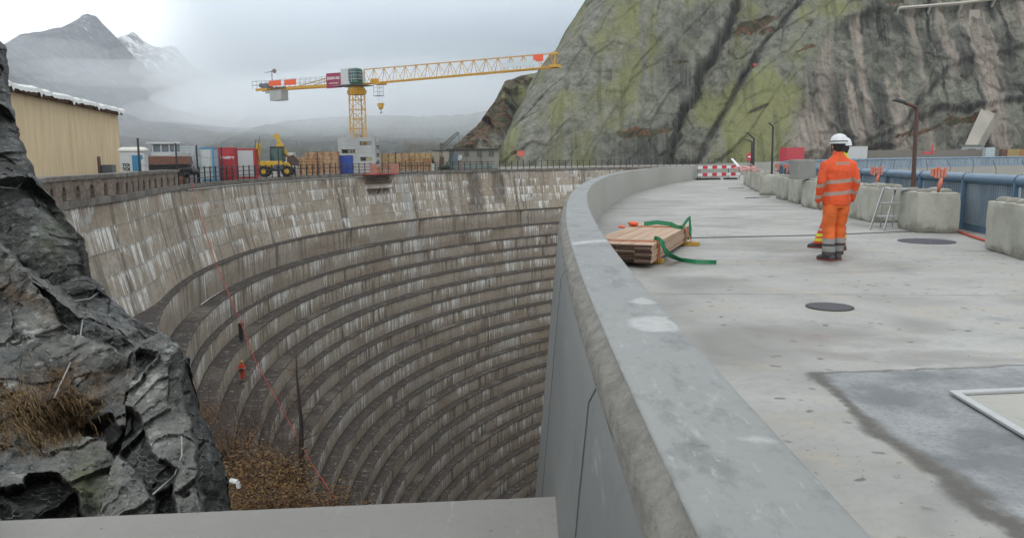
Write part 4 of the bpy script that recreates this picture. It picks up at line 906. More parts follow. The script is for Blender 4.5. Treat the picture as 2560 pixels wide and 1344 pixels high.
for z_ in (.45, .85, 1.2):
    b = MB(); b.beam((-W_ / 2, -.8, z_), (W_ / 2, -.8, z_), .05); b.beam((-W_ / 2, -.8, z_), (-W_ / 2, .8, z_), .05); b.beam((W_ / 2, -.8, z_), (W_ / 2, .8, z_), .05); b.build('rail', PNK, tp_)
for x_ in np.linspace(-W_ / 2, W_ / 2, 7):
    b = MB(); b.beam((x_, -.8, 0), (x_, -.8, 1.3), .06); b.build('post', PNK, tp_)
b = MB(); b.box((-.4, .3, .35), (1.8, .6, .5)); b.box((-.4, -.1, .75), (1.6, .12, .2)); b.build('tool_box', paint('orange_wood', (.5, .22, .08), .7, .3), tp_, bevel=.01)
b = MB()
for x_ in np.linspace(-W_ / 2 + .3, W_ / 2 - .6, 13): b.beam((x_, -.7, -.12), (x_ + .35, .45, -1.35), .06); b.beam((x_ + .02, .4, -.12), (x_ + .35, .45, -1.35), .05)
b.build('bracket', RST, tp_)
p0, yw, mp_ = fr(943, -.7, None); p0.z = ZC - 2.0; t2 = empty('ledge_scaffold', p0, yw, 'narrow rusty ledge on triangular brackets below the red work platform', 'scaffold')
b = MB(); b.box((0, .1, 0), (5.1, .55, .09)); b.build('plank', RST, t2, bevel=.01)
for x_ in (-2.1, -1.2, -.35, -.1, .9, 1.9):
    b = MB(); b.beam((x_, -.15, -.05), (x_ + .25, .5, -.75), .05); b.beam((x_ + .25, .4, -.05), (x_ + .25, .5, -.75), .05); b.build('bracket', RST, t2)
# ================================================================== rope and worker furniture in the dam
ROPE = paint('red_rope', (.55, .06, .04), .7, .2)
rp = [op(ang_at(474), RC - .3, ZC + .3)]; 
for (px_, py_, Y_) in ((497, 530, 62), (540, 660, 57), (600, 800, 53), (640, 905, 50), (700, 1012, 47), (780, 1160, 43), (850, 1262, 41), (880, 1310, 40)): rp.append(at(px_, py_, Y_))
tag(MB().tube(rp, .026, 5).build('red_rope', ROPE, smooth=True), 'long thin red rope running from the old crest down across the dam steps', 'rope')
v = on(604, 850, ZO[3] + .1); b = MB(); b.cyl(v, v + Vector((0, 0, 1.35)), .17, .2, 14); tag(b.build('rubber_pipe', paint('black_rubber', (.03, .03, .03), .6, .2), bevel=.02), 'upright black pipe stub standing on a dam step above the orange worker', 'pipe')
# ================================================================== YARD on the old crest
def yard(px_, off, yaw=None):
    """on the yard behind the crest, in photo column px_, off metres behind the coping"""
    k = (px_ - 1280) / F; a = ang_at(px_); c = oc(ZC)
    Y0 = op(a, RC, ZC).y; Y_ = Y0 + off; d = ray(px_, 400); X_ = d[0] / d[1] * Y_
    return Vector((X_, Y_, ZC)), (math.atan2(-X_, Y_) * .5 if yaw is None else yaw), Y_ / F
def span(x0, x1, off): return yard((x0 + x1) / 2, off)
WHT = paint('white_container_paint', (.55, .57, .57), .5, .25); BLU = paint('sky_blue_paint', (.06, .28, .5), .5, .2); LBL = paint('pale_blue_panel', (.45, .55, .58), .5, .2); CRED = paint('container_red', (.45, .03, .04), .5, .2); GRYP = paint('grey_panel', (.5, .52, .53), .5, .2)
LETW = paint('white_lettering', (.8, .8, .8), .5, 0, bump=0); LETK = paint('black_lettering', (.02, .02, .02), .5, 0, bump=0)
def container(x0, x1, h, off, body, frame, lab, dp=2.4, doors=False, panel=None, grp=None, roll=0, yaw=None, loc=None, rib=.22):
    if loc is None: p, yw, mp_ = span(x0, x1, off); W = (x1 - x0) * mp_
    else: p, yw, W = loc
    if yaw is not None: yw = yaw
    t = empty('shipping_container', p, yw, lab, 'container', grp)
    b = MB(); b.box((0, dp / 2, h / 2), (W - .08, dp - .08, h - .1)); n = max(3, int(W / rib))
    if panel is None and not doors:
        for i in range(n): b.box((-W / 2 + .12 + (W - .24) * (i + .5) / n, .028, h / 2), ((W - .24) / n * .5, .03, h - .34))
    for i in range(9): b.box((W / 2 - .025, .2 + (dp - .4) * (i + .5) / 9, h / 2), (.03, .12, h - .34)); b.box((-W / 2 + .025, .2 + (dp - .4) * (i + .5) / 9, h / 2), (.03, .12, h - .34))
    b.build('body', body, t)
    b = MB(); s_ = .13
    for x_ in (-W / 2 + s_ / 2, W / 2 - s_ / 2):
        for y_ in (s_ / 2, dp - s_ / 2): b.box((x_, y_, h / 2), (s_, s_, h))
    for z_ in (s_ / 2 - .003, h - s_ / 2 + .003):
        for y_ in (s_ / 2 - .003, dp - s_ / 2 + .003): b.box((0, y_, z_), (W - .002, s_, s_))
        for x_ in (-W / 2 + s_ / 2, W / 2 - s_ / 2): b.box((x_, dp / 2, z_), (s_ * .98, dp - .3, s_ * .98))
    b.build('frame', frame, t, bevel=.01)
    if doors:
        for sx in (-1, 1):
            d = MB(); d.box((sx * W / 4, -.0, h / 2), (W / 2 - .16, .05, h - .3))
            for k in range(4): d.box((sx * W / 4, -.03, .5 + k * (h - .8) / 3.4), (W / 2 - .5, .03, .09))
            for k in (-.3, .3): d.cyl((sx * W / 4 + k * W * .3, -.06, .15), (sx * W / 4 + k * W * .3, -.06, h - .15), .022, n=6)
            d.build('door', body, t, bevel=.006)
    if panel:
        d = MB(); d.box((panel[0] * W, -.004, h * .5), (panel[1] * W, .05, h - .36)); d.build('side_panel', panel[2], t, bevel=.008)
    return t, W, h
G1 = 'containers standing on the old dam crest'
container(411, 486, 2.95, 6.5, WHT, LBL, 'white container with double doors next to the work boat', doors=True, grp=G1)
container(487, 533, 2.9, 5.2, LBL, BLU, 'pale container with sky blue corner frame left of the red one', panel=(.12, .45, WHT), grp=G1)
t_, W_, h_ = container(531, 583, 2.95, 4.2, CRED, CRED, 'red container with white lettering on the old crest', panel=(0., .84, CRED), grp=G1)
lettering('lettering', 'Frutiger', LETW, t_, (.42, -.05, 2.05), (PI / 2, 0, 0), .38, .004, .012)
container(583, 636, 2.9, 4.2, CRED, CRED, 'container with white side wall in a red frame beside the excavator', panel=(0, .86, GRYP), grp=G1)
container(699, 733, 2.6, 9., WHT, WHT, 'small white container behind the excavator bucket', grp=G1)
# portable toilet
p, yw, mp_ = span(308, 353, 8.); t = empty('portable_toilet', p + Vector((0, 0, .25)), yw, 'white and blue portable toilet cabin beside the beige building', 'toilet')
b = MB(); b.box((0, .55, 1.1), (1.55, 1.1, 2.2)); b.build('cabin', WHT, t, bevel=.04)
b = MB(); b.loft([[Vector((x_, y_, z_)) for x_, y_ in ((-w2, .55 - d2), (w2, .55 - d2), (w2, .55 + d2), (-w2, .55 + d2))] for w2, d2, z_ in ((.84, .62, 2.2), (.82, .6, 2.35), (.62, .45, 2.48))]); b.build('roof', paint('cream_plastic', (.7, .69, .62), .5, .2), t, bevel=.03)
b = MB(); b.box((.32, -.012, 1.02), (.66, .04, 1.85)); b.build('door', paint('toilet_blue', (.02, .2, .38), .5, .15), t, bevel=.02)
b = MB(); b.box((.62, -.015, 1.2), (.14, .05, .9)); b.build('handle_strip', WHT, t, bevel=.01)
lettering('lettering', 'TOI\nTOI', LETK, t, (-.4, -.02, 1.15), (PI / 2, 0, 0), .27, .004, .016)
# work boat on stands
p, yw, mp_ = span(352, 458, 7.5); t = empty('work_boat', p + Vector((0, 0, .35)), yw, 'dark work boat with rusty gunwale and white wheelhouse parked on the crest', 'boat')
HULL = paint('black_hull', (.025, .025, .03), .5, .3); RB = rusty('brown_rust_paint', (.16, .07, .045), .7)
b = MB(); rr_ = []
for x_, hw, zb_ in ((-2.1, .15, .95), (-1.6, .75, .55), (-.9, 1.0, .2), (.4, 1.05, .12), (1.5, .95, .12), (1.75, .9, .25)):
    rr_.append([Vector((x_, 1.2 - hw, 1.15)), Vector((x_, 1.2 - hw * .85, .5 + zb_ * .4)), Vector((x_, 1.2, zb_)), Vector((x_, 1.2 + hw * .85, .5 + zb_ * .4)), Vector((x_, 1.2 + hw, 1.15))])
b.loft(rr_); b.build('hull', HULL, t, bevel=.02)
b = MB(); b.box((.25, 1.2, 1.48), (3.2, 2.2, .62), top=.94); b.build('deckhouse_base', RB, t, bevel=.03)
b = MB(); b.box((.1, 1.2, 2.8), (2.4, 1.9, .16)); b.box((.1, 1.2, 1.95), (1.9, 1.6, .34)); b.build('wheelhouse', WHT, t, bevel=.02)
for x_ in (-.7, -.1, .5, .9): b = MB(); b.box((x_, .42, 2.4), (.09, .06, .7)); b.build('window_post', WHT, t)
b = MB(); b.box((.1, 1.2, 2.4), (1.75, 1.45, .58)); b.build('window', paint('cabin_glass', (.12, .16, .19), .15, .1), t)
b = MB(); b.box((-1.2, 1.2, .05), (.3, 1.6, .5)); b.box((1.2, 1.2, .0), (.3, 1.6, .6)); b.build('stand', RB, t)
b = MB(); b.ball((2.1, .8, .6), .33, 12, 8, (1.2, .7, .8)); b.build('fender', HULL, t, smooth=True)
# ---- yellow backhoe excavator
YEL = paint('machine_yellow', (.62, .38, .01), .45, .3, dc=(.18, .1, .03)); TYR = paint('tyre_rubber', (.02, .02, .02), .85, .3); DGL = paint('dark_cab_glass', (.02, .07, .05), .12, .1); CHR = paint('hydraulic_chrome', (.5, .5, .5), .25, .1, .8)
p, yw, mp_ = span(634, 735, 3.4); t = empty('excavator', p, yw, 'yellow wheeled excavator with its arm raised above the dam crest', 'excavator')
for x_ in (-1.1, 1.25):
    for y_ in (.2, 1.9):
        w_ = MB(); w_.cyl((x_, y_ - .2, .58), (x_, y_ + .2, .58), .58, n=20); wh = w_.build('wheel', TYR, t, bevel=.05)
        r_ = MB(); r_.cyl((x_, y_ - .225, .58), (x_, y_ + .225, .58), .27, n=14); r_.cyl((x_, y_ - .24, .58), (x_, y_ + .24, .58), .1, n=10); r_.build('rim', YEL, wh, bevel=.01)
b = MB(); b.box((0, 1.05, .75), (3.3, 1.2, .35)); b.build('chassis', HULL, t, bevel=.03)
b = MB(); b.box((-.3, 1.05, 1.35), (2.5, 1.75, .62), tx=.9); b.box((1.05, 1.05, 1.28), (1.3, 1.1, .45), tx=.6); b.build('body', YEL, t, bevel=.06)
b = MB(); b.box((.3, 1.05, 2.35), (1.5, 1.4, 1.45), top=.88); b.build('cab', DGL, t, bevel=.04)
b = MB(); b.box((.3, 1.05, 3.12), (1.45, 1.4, .1))
for x_, y_ in ((-.42, .38), (1.0, .38), (-.42, 1.72), (1.0, 1.72)): b.beam((x_, y_, 1.65), (x_ * .9 + .03, y_, 3.1), .08)
b.build('cab_frame', HULL, t, bevel=.01)
b = MB(); b.beam((-1.6, .8, 1.0), (-1.75, .8, 3.5), .22, .3); b.beam((-1.75, .8, 3.5), (-1.45, .8, 3.1), .18, .22); b.beam((-1.95, .8, .9), (-2.0, .8, 2.8), .12, .16); b.beam((-1.5, .8, 2.4), (-1.3, .8, 4.0), .07); b.build('rear_boom', YEL, t, bevel=.03)
b = MB(); b.tube([(-1.6, .6, 1.2), (-2.1, .6, 2.4), (-1.8, .6, 3.9), (-1.35, .6, 3.7)], .035, 6); b.tube([(-1.5, .7, 1.2), (-1.7, .55, 2.7), (-1.4, .6, 4.2)], .03, 6); b.build('hydraulic_hose', HULL, t)
def armp(pts, w_, nm, mat):
    b = MB(); rr_ = []; pts = [(x_ - .55, 1.0 + (z_ - 1.0) * .76, h_) for x_, z_, h_ in pts]
    for i, (x_, z_, h_) in enumerate(pts):
        a = Vector(pts[max(i - 1, 0)][:2]); c_ = Vector(pts[min(i + 1, len(pts) - 1)][:2]); d_ = (c_ - a).normalized(); nx, nz = -d_.y, d_.x
        rr_.append([Vector((x_ + nx * h_, 1.05 + s_ * w_, z_ + nz * h_)) for s_ in (-1, 1)] + [Vector((x_ - nx * h_, 1.05 + s_ * w_, z_ - nz * h_)) for s_ in (1, -1)])
    b.loft(rr_); return b.build(nm, mat, t, bevel=.02)
armp([(.95, 1.9, .16), (.75, 2.6, .24), (.85, 3.6, .26), (1.05, 4.3, .17)], .14, 'boom', YEL)
armp([(.85, 5.15, .13), (1.0, 4.6, .2), (1.45, 3.4, .23), (1.95, 2.35, .14)], .13, 'stick', YEL)
armp([(.6, 5.1, .2), (.75, 5.35, .24), (.95, 5.3, .22), (1.0, 4.9, .12)], .16, 'stick_head', YEL)
b = MB(); b.cyl((-.2, 1.05, 2.3), (-.05, 1.05, 3.2), .08, n=8); b.build('hydraulic_ram', CHR, t)
b = MB(); b.cyl((.95, .85, 2.4), (1.5, .85, 1.95), .07, n=8); b.build('hydraulic_ram', HULL, t)
b = MB(); b.prism([(1.3, .55, 2.15), (1.9, .55, 2.3), (2.4, .55, 1.8), (2.35, .55, 1.1), (1.8, .55, 1.25), (1.4, .55, 1.05), (1.25, .55, 1.6)], (0, 1., 0)); b.build('bucket', paint('worn_bucket_steel', (.07, .045, .035), .7, .4), t, bevel=.03)
b = MB(); b.box((.45, .12, 1.0), (1.0, .35, .55), top=.85); b.build('fuel_tank', paint('slate_blue_paint', (.06, .1, .15), .6, .3), t, bevel=.03)
# barrels, tank, bin in front
p, yw, mp_ = span(722, 740, 3.0); t = empty('liquid_tank', p, yw, 'white plastic liquid tank in a cage beside the yellow bin', 'tank')
b = MB(); b.box((0, .5, .6), (.85, .85, 1.0)); b.build('tank', WHT, t, bevel=.06); b = MB()
for z_ in (.15, .4, .65, .9, 1.12): b.tube([(-.46, .04, z_), (.46, .04, z_), (.46, .96, z_), (-.46, .96, z_), (-.46, .04, z_)], .013, 4)
for x_ in (-.46, -.15, .15, .46): b.beam((x_, .03, .05), (x_, .03, 1.13), .025)
b.build('cage', CHR, t)
p, yw, mp_ = span(716, 725, 1.9); t = empty('yellow_bin', p, yw, 'small yellow bin under the excavator bucket', 'bin'); b = MB(); b.box((0, .2, .42), (.5, .45, .84), top=1.08); b.build('bin_body', YEL, t, bevel=.03); b = MB(); b.box((0, .2, .88), (.56, .5, .07)); b.build('lid', paint('orange_yellow', (.6, .25, .01), .5, .2), t, bevel=.02)
# ---- timber stacks
def timber(x0, x1, top, off, lab, seed, layers=None, wh=True):
    p, yw, mp_ = span(x0, x1, off); W = (x1 - x0) * mp_; h = at((x0 + x1) / 2, top, p.y).z - ZC; rnd_ = random.Random(seed)
    t = empty('timber_stack', p, yw, lab, 'timber', 'timber stacks on the old crest'); b = MB(); s = MB(); D_p = 2.2; lh = .165; n = int(h / lh)
    for i in range(n):
        z_ = (i + .5) * lh + .05; n_b = 4; j = rnd_.uniform(-.05, .05)
        if i % 2 == 0 or True:
            b.box((j, D_p / 2, z_), (W * rnd_.uniform(.96, 1.01), D_p * rnd_.uniform(.96, 1.03), lh * .52))
        for k in range(5): s.box((-W / 2 + .15 + (W - .3) * k / 4 + rnd_.uniform(-.05, .05), D_p / 2, z_ + lh * .45), (.12, D_p * .98, lh * .4))
    m = b.build('board', TIM, t, bevel=.012); s.build('spacer', TIMD, t); return t
TIM = M('sawn_timber', .8); _o = TIM.obj(); _n = TIM.noise(TIM.scl(_o, (1, 1, 9)), 1.3, 6, .7); _n2 = TIM.noise(TIM.scl(_o, (2.2, 1, 7)), 1.3, 3); TIM.set('Base Color', TIM.mix(TIM.rng(_n2, .5, .62, 0., .8), TIM.mix(TIM.rng(_n, .35, .65), (.5, .24, .09), (.72, .42, .2)), (.24, .09, .03))); TIM.bump(_n, .2, .01); TIM = TIM.m
TIMD = paint('dark_timber', (.13, .06, .035), .85, .3)
timber(730, 796, 391, 4.0, 'low stack of orange sawn timber right of the excavator', 1)
timber(765, 846, 379, 6.6, 'tall stack of orange sawn timber behind the low one', 2)
timber(951, 1022, 384, 7., 'darker timber stack right of the crane footing', 3)
timber(1020, 1079, 383, 5.6, 'timber stack beside the green derrick and grey hut', 4)
p, yw, mp_ = span(845, 881, 3.2); t = empty('blue_crate', p, yw, 'bright blue upright storage box left of the crane footing', 'storage box'); BB = paint('royal_blue_paint', (.01, .05, .33), .5, .15)
W_ = 35 * mp_; b = MB(); b.box((0, .6, 1.1), (W_, 1.2, 2.2)); b.build('box_body', BB, t, bevel=.02)
for sx in (-1, 1): b = MB(); b.box((sx * W_ / 4, -.015, 1.1), (W_ / 2 - .06, .04, 2.08)); b.build('door', BB, t, bevel=.01)
b = MB(); b.box((0, .6, 2.23), (W_ + .08, 1.28, .05)); b.build('lid', BB, t, bevel=.01)
# ================================================================== TOWER CRANE
CRY = paint('crane_yellow', (.62, .33, .015), .5, .25, dc=(.2, .1, .03)); CONC = mat_smooth('footing_concrete', (.34, .35, .34), (.46, .47, .46), .3, .5, .8)
pc, _, mpc = yard(900, 8.); base = Vector((pc.x, pc.y, ZC)); Yc = base.y
t = empty('crane_footing', base, 0., 'stacked pale concrete beams with open slots carrying the tower crane', 'crane footing')
ztop = at(900, 345, Yc).z - ZC; Wb = 2.6; n_l = 9; lh = ztop / n_l
for i in range(n_l):
    z_ = (i + .5) * lh; L3 = [((0, y_, z_), (4.9, .9, lh * .985)) for y_ in (-1.7, 1.7)] if i % 4 != 1 and i % 4 != 3 else [((x_, 0, z_), (w3, 4.3, lh * .985)) for x_, w3 in (((-2.2, .45), (1.1, 2.6)) if i % 4 == 1 else ((-1., 2.9), (2.2, .45)))]
    for c3_, d3_ in L3: b = MB(); b.box(c3_, d3_); b.build('concrete_beam', CONC, t, bevel=.02)
b = MB(); b.box((-.6, -.2, ztop + .25), (1.6, 1.2, .5)); b.build('concrete_beam', CONC, t, bevel=.03)
crane = empty('tower_crane', base + Vector((0, 0, 0)), 0., 'yellow tower crane with lattice jib reaching towards the rock cliff', 'crane')
zt_ = at(897, 226, Yc).z - ZC; tw_ = MB(); hw = .82; R30 = Matrix.Rotation(math.radians(28), 3, 'Z')
def tpt(x_, y_, z_): v = R30 @ Vector((x_, y_, 0)); return Vector((v.x - .12, v.y, z_))
crn = [(-hw, -hw), (hw, -hw), (hw, hw), (-hw, hw)]
z0_ = ztop * .45
for x_, y_ in crn: tw_.beam(tpt(x_, y_, z0_), tpt(x_, y_, zt_), .14)
nb = 7; zs = np.linspace(z0_, zt_, nb + 1)
for i in range(nb):
    for k in range(4):
        a, c_ = crn[k], crn[(k + 1) % 4]
        tw_.beam(tpt(*a, zs[i]), tpt(*c_, zs[i]), .07)
        tw_.beam(tpt(*a, zs[i]), tpt(*c_, zs[i + 1]), .06) if i % 2 == 0 else tw_.beam(tpt(*c_, zs[i]), tpt(*a, zs[i + 1]), .06)
tw_.build('tower', CRY, crane)
ld = MB()
for sx in (-.2, .2): ld.beam(tpt(sx, 0, z0_), tpt(sx, 0, zt_), .04)
for z_ in np.arange(z0_, zt_, .3): ld.beam(tpt(-.2, 0, z_), tpt(.2, 0, z_), .03)
ld.build('ladder', CRY, crane)
b = MB(); b.cyl(tpt(0, 0, zt_ - .02), tpt(0, 0, zt_ + .25), 1.15, n=20); b.cyl(tpt(0, 0, zt_ + .25), tpt(0, 0, zt_ + .5), .95, n=20); b.box(tpt(0, 0, zt_ - .3), (1.9, 1.9, .55), R=R30, top=1.1); b.build('turntable', CRY, crane, bevel=.02)
# upper works in a rotated frame: x along the jib
tip = at(1400, 168, Yc * .86); ctr = at(900, 212, Yc); jd = Vector((tip.x - ctr.x, tip.y - ctr.y, 0)); jl = jd.length; jyaw = math.atan2(jd.y, jd.x)
upw = empty('upper_works', Vector((-.12, 0, ctr.z - ZC)), jyaw); upw.parent = crane
jb_ = MB(); nB = 17; x0_, x1_ = .9, jl; rise = 1.62; rise0 = 1.85
zj = lambda x_: (tip.z - ctr.z) * x_ / jl
for y_ in (-.55, .55): jb_.beam((x0_, y_, zj(x0_)), (x1_, y_, zj(x1_)), .13)
tops = []
for i in range(nB):
    xm = x0_ + .4 + (x1_ - x0_ - 1.2) * i / (nB - 1); hh = rise0 + (rise - rise0) * i / (nB - 1)
    if i == nB - 1: hh *= .95
    tops.append(Vector((xm, 0, zj(xm) + hh)))
jb_.beam(tops[0], tops[-1], .12)
for i, tv in enumerate(tops):
    for xo in (-.82, .82):
        for y_ in (-.55, .55):
            xq = tv.x + xo
            if xq < x0_ - .05: continue
            if xq > x1_: xq = x1_
            jb_.beam(tv, (xq, y_, zj(xq)), .055)
    if i % 1 == 0: jb_.beam((tv.x + .82 if tv.x + .82 < x1_ else x1_, -.55, zj(tv.x + .8)), (tv.x + .82 if tv.x + .82 < x1_ else x1_, .55, zj(tv.x + .8)), .05)
jb_.beam((x1_, -.55, zj(x1_)), (x1_, 0, zj(x1_) + 1.45), .07); jb_.beam((x1_, .55, zj(x1_)), (x1_, 0, zj(x1_) + 1.45), .07); jb_.beam((x1_, 0, zj(x1_) + 1.45), tops[-1], .09)
jb_.build('jib', CRY, upw)
b = MB(); b.box((x1_ - .1, 0, zj(x1_) + .1), (.9, 1.3, .35)); b.box((x1_ - .15, 0, zj(x1_) + 1.5), (.7, .4, .3)); b.build('jib_head', CRY, upw, bevel=.02)
b = MB(); xq = jl - 2.1; b.box((xq, -.35, zj(xq) + 1.15), (1.3, .04, .75)); b.build('warning_flag', paint('orange_cloth', (.85, .12, .04), .7, .1), upw)
b = MB(); xq = jl - 4.4; b.box((xq, -.6, zj(xq) + .62), (4.2, .04, .62)); b.build('banner', paint('white_banner', (.6, .68, .7), .6, .1), upw, bevel=.01)
# counter jib
cl_ = 18.3; cz = at(655, 226, Yc + 9.5).z - ctr.z
zc_ = lambda x_: cz * (-x_) / cl_
b = MB()
for y_ in (-.6, .6): b.beam((1.0, y_, .06), (-cl_, y_, cz), .16, .34)
for x_ in np.linspace(-1, -cl_, 12): b.beam((x_, -.6, zc_(x_)), (x_, .6, zc_(x_)), .1)
b.build('counter_jib', CRY, upw)
b = MB(); b.beam((-.9, 0, 1.75), (-10.5, 0, zc_(-10.5) + .25), .1); b.beam((-.9, .3, 1.6), (-8.5, .3, zc_(-8.5) + .2), .07); b.beam((1., 0, 1.8), (-2.6, 0, 1.35), .1); b.build('tie_bar', CRY, upw)
b = MB()
for y_ in (-.8, .8):
    for k in (.5, 1.05): b.beam((-3.6, y_, zc_(-3.6) + .15 + k), (-cl_ - .5, y_, cz + .15 + k), .035)
    for x_ in np.linspace(-3.6, -cl_ - .5, 17): b.beam((x_, y_, zc_(x_) + .1), (x_, y_, zc_(x_) + 1.22), .035)
b.beam((-cl_ - .5, -.8, cz + 1.2), (-cl_ - .5, .8, cz + 1.2), .04); b.beam((-cl_ - .5, -.8, cz + .65), (-cl_ - .5, .8, cz + .65), .04); b.build('railing', paint('grey_steel', (.2, .22, .23), .5, .2), upw)
b = MB(); b.box((-cl_ + 3.9, 0, cz - .75), (2.3, 1.3, 1.75), tx=1.0); b.box((-cl_ + 3.3, 0, cz - .3), (3.0, 1.2, .5)); b.build('counterweight', CONC, upw, bevel=.03)
b = MB(); b.box((-cl_ + 1.6, 0, cz + .5), (1.3, .9, .7)); b.cyl((-cl_ + .8, -.5, cz + .6), (-cl_ + .8, .5, cz + .6), .3, n=12); b.build('winch', paint('grey_machine', (.12, .14, .16), .5, .3), upw, bevel=.03)
for xq, ln_ in ((-cl_ + 4.1, 2.4), (-cl_ + 7.1, 2.2)): b = MB(); b.box((xq, -.85, zc_(xq) + .75), (ln_, .04, .75)); b.build('warning_flag', paint('orange_cloth', (.85, .12, .04), .7, .1), upw)
b = MB(); b.beam((-cl_ + 2.7, 0, cz + .2), (-cl_ + 2.7, 0, cz + 2.6), .08); b.beam((-cl_ + 1.3, 0, cz + 2.35), (-cl_ + 3.2, 0, cz + 2.5), .07); b.cyl((-cl_ + 3.2, -.1, cz + 2.5), (-cl_ + 3.2, .1, cz + 2.5), .3, n=14); b.build('mast_light', paint('rusty_grey', (.22, .16, .13), .6, .3), upw, bevel=.01)
lettering('lettering', 'STIRNIMANN', LETK, upw, (-cl_ + 4.2, -.70, cz + .02), (PI / 2, 0, 0), .62, .01, .02)
# cab + board
b = MB(); b.box((-.35, -1.15, .95), (1.7, 1.1, 2.1)); b.box((-.2, .35, .9), (1.6, 1.5, 1.9)); b.build('machine_box', WHT, upw, bevel=.06)
cb = MB(); cb.box((1.0, -1.2, .95), (1.35, 1.25, 2.0), tx=.8); cbo = cb.build('cab', paint('dark_green_cab', (.02, .12, .06), .3, .2), upw, bevel=.15)
b = MB(); b.box((.8, -1.86, 1.05), (.95, .05, 1.5)); b.box((1.72, -1.2, 1.05), (.05, .9, 1.4)); b.build('window', paint('cab_window', (.04, .09, .1), .1, .1), cbo, bevel=.02)
b = MB()
for z_ in (.55, 1.0, 1.45): b.tube([(.3, -1.92, z_), (1.3, -1.92, z_), (1.75, -1.7, z_), (1.8, -.8, z_)], .025, 5)
for x_ in (.35, .85, 1.3): b.beam((x_, -1.92, .2), (x_, -1.92, 1.85), .035)
b.build('cab_grille', WHT, upw)
b = MB(); b.box((-2.75, -1.25, .6), (2.75, .06, 2.05 * .95)); bd = b.build('company_board', paint('magenta_board', (.3, .02, .07), .5, .1), upw, bevel=.01)
lettering('lettering', 'KRAN AG', LETW, upw, (-2.85, -1.29, .9), (PI / 2, 0, 0), .5, .004, .016)
lettering('lettering', 'www.kran-ag.ch', LETW, upw, (-2.8, -1.29, .28), (PI / 2, 0, 0), .25, .004, .004)
b = MB(); b.box((-.5, 0, -.12), (4.2, 3.1, .1)); b.build('walkway', paint('grey_steel', (.2, .22, .23), .5, .2), upw)
# trolley + hook
xt = 4.0; b = MB(); b.box((xt, 0, zj(xt) - .15), (1.2, 1.3, .22)); b.box((xt - .9, 0, zj(xt) + .35), (1.0, .5, .4)); b.build('trolley', CRY, upw, bevel=.02)
b = MB(); b.box((xt + .45, -.9, zj(xt) - 1.75), (1.1, .8, .06))
for dx in (-.5, .5):
    for dy in (-.35, .35): b.beam((xt + .45 + dx, -.9 + dy, zj(xt) - .2), (xt + .45 + dx, -.9 + dy, zj(xt) - 1.75), .035)
for k in (.5, 1.0): b.tube([(xt - .05, -1.25, zj(xt) - 1.75 + k), (xt + .95, -1.25, zj(xt) - 1.75 + k), (xt + .95, -.55, zj(xt) - 1.75 + k)], .02, 4)
b.build('service_basket', paint('grey_steel', (.2, .22, .23), .5, .2), upw)
hk = at(968, 266, (base + Matrix.Rotation(jyaw, 3, 'Z') @ Vector((xt, 0, 0))).y); zh = hk.z - ctr.z
b = MB()
for dx in (-.25, .25): b.cyl((xt + dx, 0, zj(xt) - .2), (xt + dx, 0, zh + .2), .015, n=4)
b.build('hoist_rope', HULL, upw)
b = MB(); b.ball((xt, 0, zh), .42, 12, 8, (1, .55, 1)); b.box((xt, 0, zh + .25), (.95, .3, .3)); hb = b.build('hook_block', CRY, upw, bevel=.02)
b = MB(); b.tube([(xt, 0, zh - .4), (xt, 0, zh - .6), (xt + .14, 0, zh - .75), (xt, 0, zh - .9), (xt - .16, 0, zh - .78)], .05, 6); b.build('hook', HULL, hb)
# ================================================================== HUT + DERRICK
p, yw, mp_ = span(1119, 1246, 3.5); Yh = p.y; t = empty('grey_hut', p, yw, 'grey rendered hut with three small windows on the old dam crest', 'hut')
HW = mat_smooth('hut_render', (.2, .195, .17), (.3, .29, .255), .1, .3, .9); HT = at(1180, 374, Yh).z - ZC; W_ = 126 * mp_
b = MB(); b.box((0, 2.2, HT / 2), (W_, 4.4, HT)); b.build('wall', HW, t)
b = MB(); b.box((0, 2.1, HT + .08), (W_ + .5, 5.0, .16)); b.build('roof', paint('dark_roof_edge', (.06, .065, .055), .8, .2), t, bevel=.02)
for fx in (.08, .37, .72, .345):
    b = MB(); b.beam((-W_ / 2 + W_ * (.3 + fx * .98) * 1., -.03, 0), (-W_ / 2 + W_ * (.3 + fx * .98), -.03, HT - .02), .07, .06)
    if .3 + fx < 1.02: b.build('pilaster', paint('dark_downpipe', (.1, .1, .085), .8, .3), t)
for px_ in (1167, 1199, 1228):
    x_ = (px_ - 1182.5) * mp_; z_ = at(px_, 382, Yh).z - ZC; b = MB(); b.box((x_, -.04, z_), (.72, .1, .62)); b.box((x_, -.07, z_ - .36), (.85, .2, .08)); f_ = b.build('window', paint('window_frame', (.15, .16, .14), .7, .2), t)
    b = MB(); b.box((x_, -.095, z_), (.6, .03, .5)); b.build('pane', paint('dark_window', (.015, .018, .02), .15, .1), f_)
    b = MB(); b.box((x_, -.115, z_), (.04, .03, .5)); b.box((x_, -.113, z_ + .02), (.6, .03, .04)); b.build('glazing_bar', paint('bar_grey', (.2, .21, .2), .6, .1), f_)
x_ = (1132 - 1182.5) * mp_; b = MB(); b.box((x_, -.03, 1.25), (22 * mp_, .1, 2.5)); b.build('door', paint('grey_blue_door', (.13, .19, .23), .5, .2), t, bevel=.02)
b = MB(); b.box(((1149 - 1182.5) * mp_, -.1, 1.7), (.45, .2, .5)); b.build('meter_box', WHT, t, bevel=.02)
b = MB(); b.box((0, -.06, .45), (W_ * .98, .06, .5)); b.build('base_band', paint('pale_green_base', (.22, .28, .26), .8, .3), t)
p, yw, mp_ = span(1085, 1122, 5.5); t = empty('lean_to', p, yw, 'low pale annex left of the grey hut behind the green derrick', 'shed'); W_ = 36 * mp_
